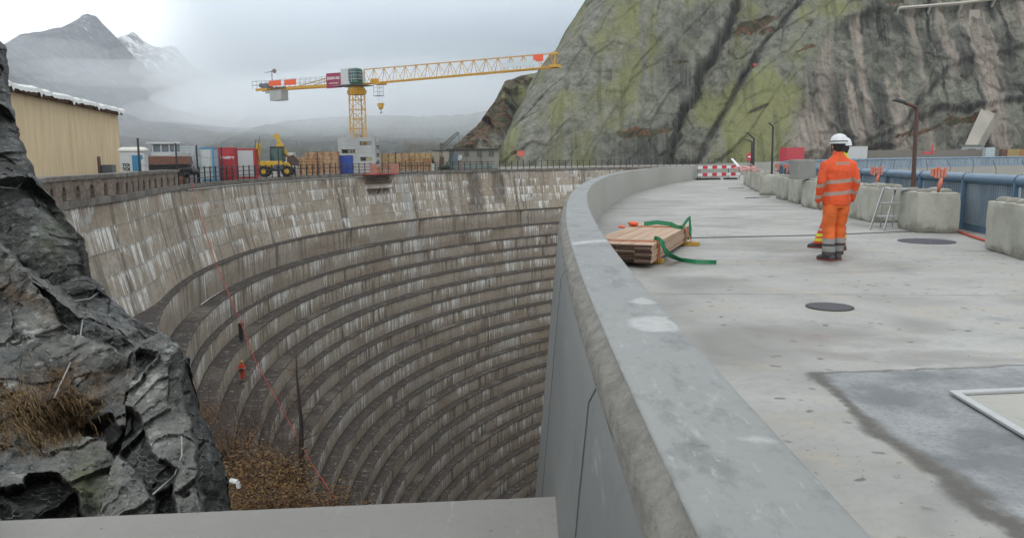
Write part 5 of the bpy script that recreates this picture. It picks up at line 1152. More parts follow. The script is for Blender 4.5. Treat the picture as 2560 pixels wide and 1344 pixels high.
b = MB(); b.box((0, 1.5, HT / 2 - .1), (W_, 3., HT - .2)); b.build('wall', mat_smooth('annex_render', (.34, .3, .24), (.42, .38, .31), .1, .4, .9), t); b = MB(); b.box((-.1, 1.5, HT - .1), (W_ + .5, 3.4, .14)); b.build('roof', paint('dark_roof_edge', (.06, .065, .055), .8, .2), t, bevel=.01)
b = MB(); b.box((.1, -.02, 1.0), (.6, .06, 2.0)); b.build('door', TIMD, t)
DG = paint('dark_green_steel', (.035, .05, .03), .6, .3); p, yw, mp_ = span(1100, 1120, 2.2); t = empty('derrick', p, yw, 'dark green lattice derrick leaning up beside the grey hut', 'derrick')
def lat(a, b_, w_, n, nm):
    a, b_ = Vector(a), Vector(b_); m_ = MB(); d_ = (b_ - a); sd = d_.normalized().cross(Vector((0, 1, 0))).normalized() * w_
    m_.beam(a - sd, b_ - sd * .6, .11); m_.beam(a + sd, b_ + sd * .6, .11)
    for i in range(n): t0, t1 = i / n, (i + 1) / n; s_ = 1 if i % 2 else -1; m_.beam(a.lerp(b_, t0) + sd * s_ * (1 - .4 * t0), a.lerp(b_, t1) - sd * s_ * (1 - .4 * t1), .06)
    m_.build(nm, DG, t)
xa = (1147 - 1110) * mp_; za = at(1147, 331, p.y).z - ZC
lat((-.5, 0, .3), (-.35, 0, 4.0), .2, 7, 'mast'); lat((-.2, -.1, 3.4), (xa, -.1, za), .22, 9, 'boom'); lat((.45, 0, .5), (1.7, 0, za - 1.8), .14, 9, 'strut')
b = MB(); b.cyl((xa, -.1, za), (xa + .1, -.1, za - 1.6), .03, n=5); b.build('cable', HULL, t)
b = MB(); b.box((.1, .2, .45), (2.2, 1.1, .7), top=.7); b.cyl((-.6, -.5, .6), (.8, -.5, .6), .28, n=12); b.build('winch', DG, t, bevel=.03)
p, yw, mp_ = span(1078, 1088, 2.0); t = tag(MB().cyl((0, 0, 0), (0, 0, 1.0), .3, .3, 14).build('white_drum', WHT, bevel=.04), 'white drum between the timber stack and the derrick', 'drum'); t.location = p
p, yw, mp_ = yard(1150, 1.2); t = empty('fire_post', p, yw, 'slim red post with a white box in front of the hut door', 'post'); b = MB(); b.beam((0, 0, 0), (0, 0, 1.5), .1); b.build('post', CRED, t); b = MB(); b.box((.05, 0, 1.95), (.5, .2, .55)); b.build('box', WHT, t, bevel=.03)
# ================================================================== BEIGE BUILDING
BEI = M('beige_cladding', .85); _o = BEI.obj(); _n = BEI.noise(BEI.scl(_o, (.9, .9, .12)), 1.6, 5, .65); _n3 = BEI.noise(_o, .3, 3)
_c = BEI.mix(BEI.rng(_n, .35, .7), (.74, .58, .36), (.6, .45, .26)); _c = BEI.mix(BEI.rng(_n3, .35, .65, 0., .25), _c, (.78, .64, .42)); BEI.set('Base Color', _c); BEI.bump(_n, .15, .02); BEI = BEI.m
Pl, Pr_ = Vector((-29.6, 46., ZC)), at(303, 400, 76.); Pr_.z = ZC
t = empty('beige_building', Pr_, math.atan2(Pr_.y - Pl.y, Pr_.x - Pl.x), 'large beige clad construction hall with a ragged white sheeting eave', 'building')
Lb = (Pr_ - Pl).length; Hb = at(301, 274, 76.).z - ZC; PNL = 6
for i in range(PNL):
    x1q, x0q = -i * Lb * 1.3 / PNL, -(i + 1) * Lb * 1.3 / PNL
    b = MB(); b.box(((x0q + x1q) / 2, .15, Hb / 2 - .25), (x1q - x0q - .02, .3, Hb - .5)); b.build('wall_panel', BEI, t)
b = MB(); b.box((-Lb * .65, 8.2, Hb / 2 - .3), (Lb * 1.3 - .05, 15.6, Hb - .6)); b.build('hall_body', BEI, t)
b = MB(); b.box((.06, .12, Hb / 2 - .2), (.1, .2, Hb - .4)); b.box((.10, .1, 1.6), (.12, .16, 3.6)); b.build('corner_trim', TIMD, t)
b = MB()
for i in range(12): x_ = -Lb * 1.3 * (i + .5) / 12; b.box((x_, -.22, Hb - .32), (Lb * 1.3 / 12 - .5, .5, .42))
b.build('rafter_box', TIMD, t, bevel=.02)
SHT = paint('white_sheeting', (.72, .72, .7), .6, .2); P = []
for y_, zo in ((.6, .2), (-.3, .16), (-.62, .02), (-.68, -.22)):
    row = []
    for i in range(161):
        x_ = .25 - (Lb * 1.3 + .3) * i / 160; ph = (i / 160 * 11.3) % 1; sc_ = math.sin(ph * PI); ph = ((i / 160 * 11.3) + .25 * math.sin(i * .21)) % 1; sc_ = math.sin(ph * PI) ** .6; droop = -(.05 + .1 * abs(math.sin(i * .13))) * sc_ * (1 if y_ < 0 else .2)
        dz = (.5 * (ph > .9) + .05) * (-.55) if y_ < -.65 else 0; row.append((x_, y_, Hb - .05 + zo + droop + dz + .03 * math.sin(i * 1.7)))
    P.append(row)
grid('eave_sheeting', np.array(P), SHT, t, smooth=False)
b = MB(); b.box((-Lb * .65, 8., Hb + .06), (Lb * 1.3 + .4, 15.8, .12)); b.build('roof', paint('grey_roof', (.3, .31, .31), .7, .2), t)
b = MB(); xo = -(303 - 175) / 300 * Lb * .62; b.box((xo, -.02, 1.35), (.85, .1, 1.7)); b.build('hatch', TIMD, t)
b = MB(); b.box((xo + .9, -.55, 1.0), (1.4, .8, 1.0), top=1.06); tb = b.build('grey_tub', paint('grey_plastic', (.13, .15, .16), .6, .2), None, bevel=.03); tb.location = Pr_; tb.rotation_euler = (0, 0, t.rotation_euler[2]); tag(tb, 'grey plastic tub standing against the beige building wall', 'tub')
# sign box on the cliff
v = at(1302, 384, 168); t = empty('red_sign', Vector((v.x, v.y, v.z - 3.)), 0, 'small orange red box on legs at the foot of the cliff', 'sign'); b = MB(); b.box((0, 0, 3.), (1.5, .5, 1.1)); b.build('panel', paint('sign_orange', (.6, .12, .08), .6, .2), t, bevel=.02)
for sx in (-.55, .45): b = MB(); b.beam((sx, 0, 0), (sx, 0, 2.6), .1); b.build('leg', TIMD, t)
# ================================================================== NEW DAM: rail, blocks, deck furniture
BLS = M('blue_steel', .45); _o = BLS.obj(); _n = BLS.noise(BLS.scl(_o, (1, 1, .3)), 1.8, 6, .65); BLS.set('Base Color', BLS.mix(BLS.rng(_n, .4, .65), (.14, .2, .255), (.24, .3, .345))); BLS.bump(_n, .08, .01); BLS = BLS.m
BLT = paint('blue_tube_paint', (.10, .185, .28), .35, .2)
rail = empty('crest_railing', (0, 0, 0), 0, 'blue corrugated steel railing with round top tube curving along the new dam', 'railing')
RH = 1.12
def corr(y0, y1, step, amp, nm='panel'):
    yl = np.arange(y0, y1 + 1e-6, step); P = []
    for z in (.14, RH - .12):
        row = []
        for i, y in enumerate(yl):
            k = i % 4; row.append(ND(wdt(y) + .02 + (amp if k in (1, 2) else 0), y, z))
        P.append(row)
    grid(nm, np.array(P), BLS, rail, smooth=False)
for k in range(4): corr(6 + k * 4.6, 6 + (k + 1) * 4.6 - .06, .024, .04)
for k in range(4, 9): corr(6 + k * 4.6, 6 + (k + 1) * 4.6 - .06, .04, .05)
for k in range(17): corr(47.5 + k * 6, 53.5 + k * 6 - .06, .11, .08)
yl = np.arange(6, 149, .5)
MBt = MB(); MBt.tube([ND(wdt(y) + .04, y, RH - .06) for y in yl], .105, 10); MBt.build('top_tube', BLT, rail, smooth=True)
b = MB()
for a_y, b_y in zip(yl[:-1], yl[1:]): b.beam(Vector(ND(wdt(a_y) + .04, a_y, .07)), Vector(ND(wdt(b_y) + .04, b_y, .07)), .05, .14)
b.build('bottom_rail', BLT, rail)
po0 = sl0 = None
for y in np.arange(6, 148, 2.3):
    if po0 is None: b = MB(); b.box((0, 0, RH / 2), (.07, .06, RH - .1)); o = po0 = b.build('post', BLT, rail); b = MB(); b.cyl((0, -.025, 0), (0, .025, 0), .112, n=12); o2 = sl0 = b.build('tube_sleeve', paint('dark_blue_joint', (.05, .08, .12), .5, .2), rail)
    else: o = po0.copy(); o2 = sl0.copy(); COL.objects.link(o); COL.objects.link(o2); o.parent = o2.parent = rail
    o.location = ND(wdt(y) - .03, y, 0); o.rotation_euler = (0, 0, -y / 125.); o2.location = ND(wdt(y) + .04, y, RH - .06); o2.rotation_euler = (0, 0, -y / 125.)
for i, y in enumerate(np.arange(9.5, 27, 1.15)):
    b = MB(); p_ = Vector(ND(wdt(y) + .12, y, RH)); b.tube([p_, p_ + Vector((random.uniform(-.02, .06), 0, .12)), p_ + Vector((random.uniform(-.06, .14), .05, .3))], .006, 4); b.build('wire', POLE, rail)
ORN = paint('orange_net', (.6, .17, .1), .7, .6, dc=(.55, .35, .3)); HOSE = paint('orange_hose', (.62, .09, .04), .5, .2)
for i, (px_, py_, Y_, lb) in enumerate(((2345, 437, 15.6, 'orange strap bundle tied to the blue tube behind the step ladder'), (2190, 432, 20.5, 'orange strap bundle on the blue tube right of the orange worker'), (1966, 420, 34, 'orange tie hanging from the blue rail left of the stacked block'), (1943, 418, 38, 'farthest orange tie on the blue rail beside the second lamp'))):
    v = at(px_, py_ - 3, Y_); w_ = .3 if i < 2 else .26; t = empty('warning_strap', v, -.1, lb, 'strap', 'orange straps tied to the rail'); b = MB()
    for k in range(5): b.box((-w_ / 2 + w_ * (k + .5) / 5, -.03, .02 - .01 * (k % 2)), (w_ / 5 * .8, .05, .15 + .04 * ((k * 7 + i) % 3)))
    b.build('wrap', ORN, t, bevel=.01); b = MB(); b.tube([(.05, -.05, -.08), (.02, -.07, -.2), (.0, -.05, -.36)], [.03, .045, .02], 6); b.build('tail', ORN, t, smooth=True)
hp = [on(2385, 574, .03), on(2430, 590, .03), on(2475, 604, .03), on(2560, 634, .03), on(2700, 690, .03)]
tag(MB().tube(hp, .025, 6).build('orange_hose', HOSE, smooth=True), 'orange hose lying along the foot of the blue railing', 'hose')
# ---- concrete ballast blocks with studs
BLK = M('block_concrete', .9); _o = BLK.obj(); _r = BLK.rnd(); _v = BLK.ma('MULTIPLY', _r, 37.); _cx = BLK.xyz(_o)
_oo = BLK.comb(BLK.ma('ADD', _cx[0], _v), _cx[1], _cx[2]); _n = BLK.noise(_oo, 1.6, 6, .65); _f = BLK.noise(_oo, 14., 6, .75); _s = BLK.noise(BLK.scl(_oo, (2, 2, .35)), 2.2, 5, .6)
_c = BLK.mix(BLK.rng(_n, .35, .65), (.34, .34, .285), (.46, .455, .395)); _c = BLK.mix(BLK.rng(_s, .55, .7, 0., .45), _c, (.22, .2, .15)); _c = BLK.mix(BLK.rng(_f, .55, .75, 0., .4), _c, (.17, .165, .14)); _c = BLK.mix(BLK.rng(BLK.ma('ADD', _cx[2], BLK.rng(_n, .3, .7, -.1, .1)), .03, .16, .6, 0.), _c, (.14, .125, .1))
_vv = BLK.vor(_oo, 9.); _c = BLK.mix(BLK.ma('MULTIPLY', BLK.rng(_vv, .05, .11, .8, 0.), BLK.rng(_n, .5, .55)), _c, (.07, .065, .055)); BLK.set('Base Color', _c); BLK.bump(_f, .45, .012); BLK = BLK.m
blk0 = empty('concrete_block', (0, 0, 0)); G_BLK = 'concrete ballast blocks lined up along the deck'
def blockmesh(L_, W_, H__, seed, nx=16, ny=9, nz=8):
    bm = bmesh.new(); bmesh.ops.create_cube(bm, size=1.0); bmesh.ops.subdivide_edges(bm, edges=bm.edges[:], cuts=9, use_grid_fill=True)
    for v in bm.verts:
        v.co.x *= L_; v.co.y *= W_; v.co.z = (v.co.z + .5) * H__
        n = mnoise.fractal(v.co * 3.1 + Vector((seed, 0, 0)), 1, 2, 4); e = sum((abs(abs(a) - h) < .001) for a, h in ((v.co.x, L_ / 2), (v.co.y, W_ / 2), (v.co.z - H__ / 2, H__ / 2)))
        d = Vector((v.co.x / L_, v.co.y / W_, (v.co.z - H__ / 2) / H__)).normalized()
        v.co -= d * ((.004 + .012 * max(0, n)) if e == 1 else (.012 + .03 * max(0, n + .1)) if e == 2 else .03)
    me = bpy.data.meshes.new('body'); bm.to_mesh(me); bm.free(); me.materials.append(BLK); return me
def mkblock(L_=1.6, seed=0):
    t = empty('concrete_block', (0, 0, 0)); o = bpy.data.objects.new('body', blockmesh(L_, .8, .8, seed)); COL.objects.link(o); o.parent = t
    s0 = None; nx = max(2, int(L_ / .4))
    for i in range(nx):
        for j in range(2):
            if s0 is None: b = MB(); b.cyl((0, 0, -.01), (0, 0, .045), .14, .125, 16); b.ball((0, 0, .03), .128, 14, 8, (1, 1, .42), 0.); s0 = b.build('stud', BLK, t, smooth=True); s_ = s0
            else: s_ = s0.copy(); COL.objects.link(s_); s_.parent = t
            s_.location = (-L_ / 2 + L_ * (i + .5) / nx, -.2 + .4 * j, .785)
    return t
protoA, protoB = mkblock(1.6, 1), mkblock(1.2, 7)
bl = [((2290, 582), 'B', 1.42, 'worn concrete block behind the step ladder with rough chipped face'), ((2177, 556), 'A', 1.50, 'concrete block right behind the orange worker with the ladder at its corner'), ((2033, 523), 'A', 1.44, 'concrete block just left of the orange worker'), ((1994, 510), 'A', 1.43, 'concrete block carrying the stacked grey cube'),
      ((1958.6, 501), 'A', 1.42, 'concrete block left of the one carrying the grey cube'), ((1900, 488.5), 'B', 1.30, 'concrete block turned to show its broad end face'), ((1893, 480), 'A', 1.38, 'fourth concrete block from the far end of the row'), ((1879, 473.5), 'A', 1.36, 'third concrete block from the far end of the row'), ((1869, 467.5), 'A', 1.34, 'second concrete block from the far end of the row'), ((1859, 462), 'A', 1.30, 'farthest concrete block by the red and white barrier')]
used = {}
for (px_, py_), k, ya, lb in bl:
    o = {'A': protoA, 'B': protoB}[k]; L_ = {'A': 1.6, 'B': 1.2}[k]
    if k in used: o = copy_tree(o)
    used[k] = 1; c_ = on(px_, py_, 0); dx = Vector((math.cos(ya), math.sin(ya), 0)); dy = Vector((dx.y, -dx.x, 0))     # dx: along the row, dy: to the right
    o.location = c_ + dx * L_ / 2 + dy * .4; o.rotation_euler = (0, 0, ya); tag(o, lb, 'concrete block', G_BLK)
o = copy_tree(protoA); c_ = on(2458, 621, 0); e_ = on(2560, 652, 0); dv = (e_ - c_).normalized(); dy = Vector((-dv.y, dv.x, 0)); o.location = c_ + dv * .8 + dy * .4; o.rotation_euler = (0, 0, math.atan2(dv.y, dv.x)); tag(o, 'nearest concrete block at the right edge of the photo', 'concrete block', G_BLK)
sb = bpy.data.objects.new('concrete_cube', blockmesh(.6, .6, .6, 21)); COL.objects.link(sb); sb.location = at(2005, 440, 24.3); sb.location.z = .815; sb.rotation_euler = (0, 0, .1)
sb.data.materials[0] = mat_smooth('dark_cube_concrete', (.2, .2, .185), (.3, .3, .28), .2, .8, .8); tag(sb, 'smooth grey concrete cube stacked on top of the block row', 'concrete cube')
# ---- step ladder
ALU = paint('aluminium', (.45, .46, .46), .35, .25, .5); a = on(2182, 571, 0); b2 = on(2203, 577, 0)
ld = empty('step_ladder', a.lerp(b2, .5), -.12, 'small aluminium step ladder leaning against the chipped concrete block', 'ladder')
bb = MB(); tb_ = Vector((.52, .35, .8))
for sx in (-.12, .12):
    bb.beam((sx - .02, -.12 * (sx > 0), 0), Vector((.30 + sx, .26, .86)), .022, .045)
bb.build('rail', ALU, ld, bevel=.003)
bb = MB()
for sx in (-.11, .13): bb.beam((sx + .34, .5, 0), (sx + .28, .26, .8), .02, .03)
bb.build('rear_leg', ALU, ld)
for k, (x_, z_) in enumerate(((.1, .27), (.2, .54), (.36, .83))):
    bb = MB(); bb.box((.1 + z_ * .36 + (.1 if k == 2 else 0), z_ * .28 + .02, z_), (.36 if k < 2 else .55, .2 if k < 2 else .3, .03)); bb.build('tread', ALU, ld, bevel=.004)
# ---- lamps
def lamp(px_, py_top, Y_, armdx, lb, r=.045, armz=.1, col=None):
    col = col or RSTP; top_ = at(px_, py_top, Y_); t = empty('street_lamp', Vector((top_.x, top_.y, 0)), 0, lb, 'lamp post', 'lamp posts along the new dam'); H__ = top_.z
    b = MB(); b.cyl((.02, 0, 0), (0, 0, H__ - .04), r * 1.1, r, 10); b.cyl((.02, 0, 0), (.02, 0, .05), .12, n=10); b.build('pole', col, t)
    b = MB(); b.tube([(0, 0, H__ - .06), (-.03, 0, H__), (-.1, 0, H__ + .03), (-armdx * .5, 0, H__ + armz * .6)], r * .85, 8); b.build('arm', col, t, smooth=True)
    b = MB(); b.box((-armdx * .74, 0, H__ + armz * .95), (armdx * .56, .16, .06), R=Matrix.Rotation(math.atan2(armz, armdx), 3, 'Y'), top=.75); b.build('lamp_head', POLE, t, bevel=.015); return t
RSTP = rusty('brown_lamp_steel', (.07, .03, .025), .5)
lamp(2293, 268, 17.0, .52, 'rust brown lamp post with dark slanting head near the ladder', .042, .14)
lamp(1933, 314, 32.5, .20, 'tall dark lamp post in the middle of the row of blocks', .04, .1, POLE)
lamp(1885, 344, 40., .42, 'taller of the two far lamp posts behind the blocks', .05, .22, POLE)
lamp(1880, 354, 55., .5, 'shorter far lamp post beside the round red sign', .055, .12, POLE)
# ---- barrier
bt = on(1744, 450, 0); be = on(1850, 448, 0); t = empty('safety_barrier', bt, math.atan2(be.y - bt.y, be.x - bt.x), 'red and white striped plank barrier across the far deck', 'barrier'); Lb_ = (be - bt).length
WR = paint('barrier_white', (.75, .75, .74), .5, .15); RR = paint('barrier_red', (.6, .03, .05), .5, .1)
for z_ in (.33, .8):
    for i in range(9):
        b = MB(); x0_ = Lb_ * i / 9; b.box((x0_ + Lb_ / 18, 0, z_ + .02 * i / 9), (Lb_ / 9 - .004, .03, .2)); b.build('plank', WR if i % 2 == 0 else RR, t)
for x_ in (.02, .18, Lb_ * .72, Lb_ - .05): b = MB(); b.beam((x_, .03, .02), (x_, .03, .95), .035); b.build('post', STEEL, t)
for x_ in (.3, 1.1, Lb_ * .75): b = MB(); b.box((x_, -.1, .06), (.9, .45, .12), top=.85); b.build('rubber_foot', TYR, t, bevel=.02)
v = at(1842, 410, 50); b = MB(); b.beam(at(1830, 397, 50), at(1851, 421, 48), .13, .05); tag(b.build('warning_board', WR, bevel=.005), 'pale striped board leaning diagonally beside the barrier', 'board')
v = at(1876, 392, 66); t = empty('road_sign', Vector((v.x, v.y, 0)), 0, 'round red road sign with white bar on the far crest', 'sign'); b = MB(); b.cyl((0, -.03, v.z), (0, .0, v.z), .34, n=28); b.build('disc', RR, t); b = MB(); b.box((0, -.045, v.z), (.42, .02, .12)); b.build('bar', WR, t); b = MB(); b.beam((0, .02, 0), (0, .02, v.z), .05); b.build('post', STEEL, t)
# ---- crumpled barrier tape heap on far blocks
b = MB(); 
for i in range(14):
    p_ = at(random.uniform(1862, 1885), random.uniform(416, 424), 36 + random.uniform(-2, 2)); b.tube([p_, p_ + Vector((random.uniform(-.5, .5), random.uniform(-.3, .3), random.uniform(-.1, .12))), p_ + Vector((random.uniform(-.8, .8), 0, random.uniform(-.14, .0)))], .03, 4)
tag(b.build('tape_heap', paint('pink_tape', (.62, .32, .3), .6, .2)), 'tangled heap of red and white barrier tape on the far blocks', 'tape')
# ---- manholes, rubber mat
MHM = M('cast_iron', .6, .3); _o = MHM.obj(); _v = MHM.vor(_o, 42., rnd=.0); MHM.set('Base Color', MHM.mix(MHM.rng(_v, .25, .45), (.085, .088, .1), (.05, .052, .06))); MHM.bump(_v, .6, .004)
c_ = on(2074, 767.5, 0); t = empty('manhole_cover', c_, 0, 'round ribbed iron manhole cover in the middle of the deck', 'manhole cover'); b = MB(); b.cyl((0, 0, .001), (0, 0, .009), .215, n=48); b.build('lid', MHM.m, t); b = MB(); b.loft([[Vector((r * math.cos(q), r * math.sin(q), z)) for q in np.linspace(0, 2 * PI, 48, endpoint=False)] for r, z in ((.235, .001), (.235, .008), (.221, .008), (.221, .001))], cap=False); b.build('frame', STEEL, t)
c_ = on(2316, 603.5, 0); b = MB(); b.cyl((0, 0, .001), (0, 0, .01), .47, n=56); o = b.build('shaft_cover', paint('black_mat', (.045, .045, .06), .7, .2)); o.location = c_; tag(o, 'plain dark round shaft cover in front of the chipped block', 'manhole cover')
def flat(name, pts, mat, z, par=newdam, th=None, noise_=0., sub=1):
    P = []
    for (a, b_) in zip(pts, pts[1:] + pts[:1]):
        a, b_ = Vector(a), Vector(b_)
        for i in range(sub):
            v = a.lerp(b_, i / sub)
            if noise_: n_ = Vector(((b_ - a).y, -(b_ - a).x, 0)).normalized(); v = v + n_ * noise_ * mnoise.fractal(Vector((v.x * 2.2, v.y * 2.2, z * 50)), 1, 2, 5)
            P.append(Vector((v.x, v.y, z)))
    m_ = MB(); m_.add(P, [tuple(range(len(P)))]); return m_.build(name, mat, par)
# ---- repair patch with metal frame
PAT = M('screed_patch', .8); _o = PAT.obj(); _n = PAT.noise(_o, 1.7, 6, .6); _f = PAT.noise(_o, 26, 5, .75); _c = PAT.mix(PAT.rng(_n, .38, .62), (.17, .18, .185), (.32, .33, .33)); _c = PAT.mix(PAT.rng(_f, .5, .72, 0., .5), _c, (.11, .115, .12)); PAT.set('Base Color', _c); PAT.bump(_f, .4, .01)
pp_ = [on(*p) for p in PATCHL]
e2 = [on(3300, 1500), on(3000, 905), on(2750, 910), on(2560, 914), on(2300, 925)]
c0 = on(2372, 986); c1_ = on(2560, 978); c2_ = on(2560, 1100); u1 = (c1_ - c0).normalized(); u2 = (c2_ - c0).normalized()
fr_ = empty('metal_frame', (0, 0, 0), 0, 'pale metal angle frame set flush in the grey screed patch', 'hatch frame')
fw_ = .055; b = MB(); q0 = c0; b.prism([Vector((v.x, v.y, .012)) for v in (q0, q0 + u1 * 2.2, q0 + u1 * 2.2 + u2 * fw_, q0 + u1 * fw_ * 1. + u2 * fw_)], (0, 0, .018)); b.build('frame_bar', paint('zinc_frame', (.5, .51, .51), .45, .3, .2), fr_, bevel=.002)
b = MB(); b.prism([Vector((v.x, v.y, .012)) for v in (q0, q0 + u2 * 2.2, q0 + u2 * 2.2 + u1 * fw_, q0 + u2 * fw_ + u1 * fw_)], (0, 0, .0175)); b.build('frame_bar', paint('zinc_frame', (.5, .51, .51), .45, .3, .2), fr_, bevel=.002)
q1 = q0 + (u1 + u2) * fw_; b = MB(); b.prism([Vector((v.x, v.y, .006)) for v in (q1, q1 + u1 * 2.1, q1 + u1 * 2.1 + u2 * 2.1, q1 + u2 * 2.1)], (0, 0, .003)); b.build('infill', PARWALL, fr_)
# deck joint line + stains that belong to the slab
flat('deck_joint', [on(1722, 594), on(2040, 587), on(2300, 577), on(2300, 578.6), on(2040, 589), on(1722, 596)], JNT, .004)
flat('deck_joint', [on(1862, 494), on(1925, 491.5), on(1925, 493.5), on(1862, 496)], JNT, .004)
flat('deck_joint', [on(1820, 470.5), on(1860, 469), on(1860, 470.3), on(1820, 471.8)], JNT, .004)
# ---- board bundle with straps
PLK = M('planed_board', .7); _o = PLK.obj(); _n = PLK.noise(PLK.scl(_o, (9, .7, 9)), 1.6, 6, .7); _b = PLK.noise(PLK.scl(_o, (4, .1, 9)), 2., 1); PLK.set('Base Color', PLK.mix(PLK.rng(_b, .35, .65, 0., .6), PLK.mix(PLK.rng(_n, .35, .7), (.5, .33, .22), (.38, .23, .14)), (.56, .4, .28))); PLK.bump(_n, .15, .004); PLK = PLK.m
END = paint('wet_end_grain', (.07, .035, .022), .7, .4)
zt3 = .33; NR3, FR3, NL3 = on(1631, 612, zt3), on(1729, 560, zt3), on(1522, 601, zt3)
ax = (FR3 - NR3); Lw = ax.length; ya = math.atan2(ax.y, ax.x) - PI / 2
bn = empty('board_bundle', NR3, ya, 'strapped bundle of sawn boards lying on the deck by the parapet', 'timber'); bn.location.z = 0
Wd = .98; nb_ = 4; nl_ = 6; lt = (zt3 - .07) / nl_
for i in range(nl_):
    for j in range(nb_):
        jx, jy = random.uniform(-.008, .008), random.uniform(-.05, .05) if i < nl_ - 1 else 0
        b = MB(); b.box((-Wd + Wd * (j + .5) / nb_ + jx, Lw / 2 + jy, .07 + lt * (i + .5)), (Wd / nb_ - .008, Lw, lt - .006)); b.cur = 1
        b.box((-Wd + Wd * (j + .5) / nb_ + jx, jy - .003, .07 + lt * (i + .5)), (Wd / nb_ - .01, .006, lt - .008)); b.build('board', [PLK, END], bn, bevel=.003)
b = MB(); b.box((-Wd / 2, .6, .035), (Wd + .1, .09, .065)); b.box((-Wd / 2 + .05, Lw - .55, .035), (Wd + .35, .1, .065)); b.build('bearer', paint('yellow_bearer', (.5, .3, .03), .7, .3), bn, bevel=.005)
GRN = paint('green_strap', (.01, .2, .08), .55, .25, bump=.3); OST = paint('orange_strap', (.85, .13, .03), .5, .15)
def strap(pts, w_, mat, nm, par, loc=None, lab=None, thick=.006, twist=None, side=(0, 1, 0)):
    P = []; pts = [Vector(p) for p in pts]
    for i, p in enumerate(pts):
        tg = (pts[min(i + 1, len(pts) - 1)] - pts[max(i - 1, 0)]).normalized(); s_ = Vector(side); s_ = (s_ - tg * s_.dot(tg)).normalized()
        if twist: s_ = Matrix.Rotation(twist[i], 3, tg) @ s_
        n_ = tg.cross(s_); P.append([p + s_ * w_ / 2 + n_ * thick / 2, p - s_ * w_ / 2 + n_ * thick / 2, p - s_ * w_ / 2 - n_ * thick / 2, p + s_ * w_ / 2 - n_ * thick / 2])
    m_ = MB(); m_.loft(P); o = m_.build(nm, mat, par)
    if lab: tag(o, *lab)
    return o
for y_, mt_ in ((.42, OST), (Lw - .75, OST)):
    for dx_, mm in ((0, mt_), (.05, GRN)):
        yy = y_ + dx_ * 1.4; z_ = zt3 + .006; strap([(.012, yy, .06), (.012, yy, .2), (.008, yy, z_ - .01), (-.02, yy, z_ + .002), (-Wd / 2, yy, z_ + .002), (-Wd + .02, yy, z_ + .002), (-Wd - .012, yy, z_ - .02), (-Wd - .012, yy, .06)], .045, mm, 'strap', bn)
strap([(-.75, Lw - .55, zt3 + .03), (-.5, Lw - .62, zt3 + .07), (-.25, Lw - .7, zt3 + .05), (-.1, Lw - .95, zt3 + .02), (.0, Lw - 1.05, zt3 + .03), (.02, Lw - .7, zt3 + .12), (.03, Lw - .45, zt3 + .15), (.04, Lw - .4, .25), (.04, Lw - .45, .1)], .075, GRN, 'strap', bn, side=(.1, .3, 1), thick=.012)
strap([(.02, Lw - .8, zt3 - .02), (.05, Lw - .7, .2), (.08, Lw - .55, .08), (.1, Lw - .5, .05)], .04, OST, 'strap', bn, side=(0, 1, .3))
b = MB(); b.ball((-.9, Lw - .75, zt3 + .05), .07, 8, 6, (1.4, 1, .6)); b.ball((-1.0, Lw - 1.2, zt3 + .03), .05, 8, 6, (1.3, 1.5, .5)); b.build('strap_knot', OST, bn, smooth=True)
g0 = on(1640, 596, .36); g1 = on(1655, 606, .33); g2 = on(1668, 632, .16); g3 = on(1700, 648, .03); g4 = on(1740, 655, .02); g5 = on(1791, 656, .02)
def crv(P, n=6):
    P = [Vector(p) for p in P]; P = [P[0]] + P + [P[-1]]; o = []
    for i in range(1, len(P) - 2):
        for k in range(n):
            t = k / n; a, b_, c_, d_ = P[i - 1:i + 3]; o.append(.5 * ((2 * b_) + (-a + c_) * t + (2 * a - 5 * b_ + 4 * c_ - d_) * t * t + (-a + 3 * b_ - 3 * c_ + d_) * t ** 3))
    return o + [P[-2]]
GP = crv([g0 + Vector((-.03, 0, -.03)), g0, g1, g2, g3, g4, g5]); strap(GP, .075, GRN, 'green_sling', None, lab=('loose end of a green lifting sling trailing from the board bundle onto the deck', 'sling'), side=(.2, -.4, 1), thick=.012, twist=[.5 * math.sin(i * .35) for i in range(len(GP))])
# ================================================================== FAR RIGHT: under the cliff
def farc(x0, x1, yt, D, h, lab, mat, grp, yaw=0.):
    v = at((x0 + x1) / 2, yt, D); W = (x1 - x0) * D / F; return container(0, 0, h, 0, mat, mat, lab, grp=grp, loc=(Vector((v.x, v.y, v.z - h)), yaw, W), rib=.5)
G2 = 'containers under the cliff beyond the new dam'
farc(1963, 2016, 369, 172, 3.0, 'bright red container under the cliff beyond the new dam', paint('bright_red', (.55, .04, .06), .5, .2), G2, .35)
farc(2102, 2170, 366, 172, 3.0, 'white container under the cliff behind the orange worker', WHT, G2, .05)
GWALL = mat_smooth('road_wall', (.16, .15, .13), (.22, .2, .17), .1, .1, .9)
b = MB(); p0_, p1_ = at(2170, 376, 176), at(2700, 372, 176); b.beam(Vector((p0_.x, p0_.y, p0_.z - 2)), Vector((p1_.x, p1_.y, p1_.z - 2)), .5, 4.); tag(b.build('retaining_wall', GWALL), 'long low grey retaining wall at the foot of the cliff', 'wall')
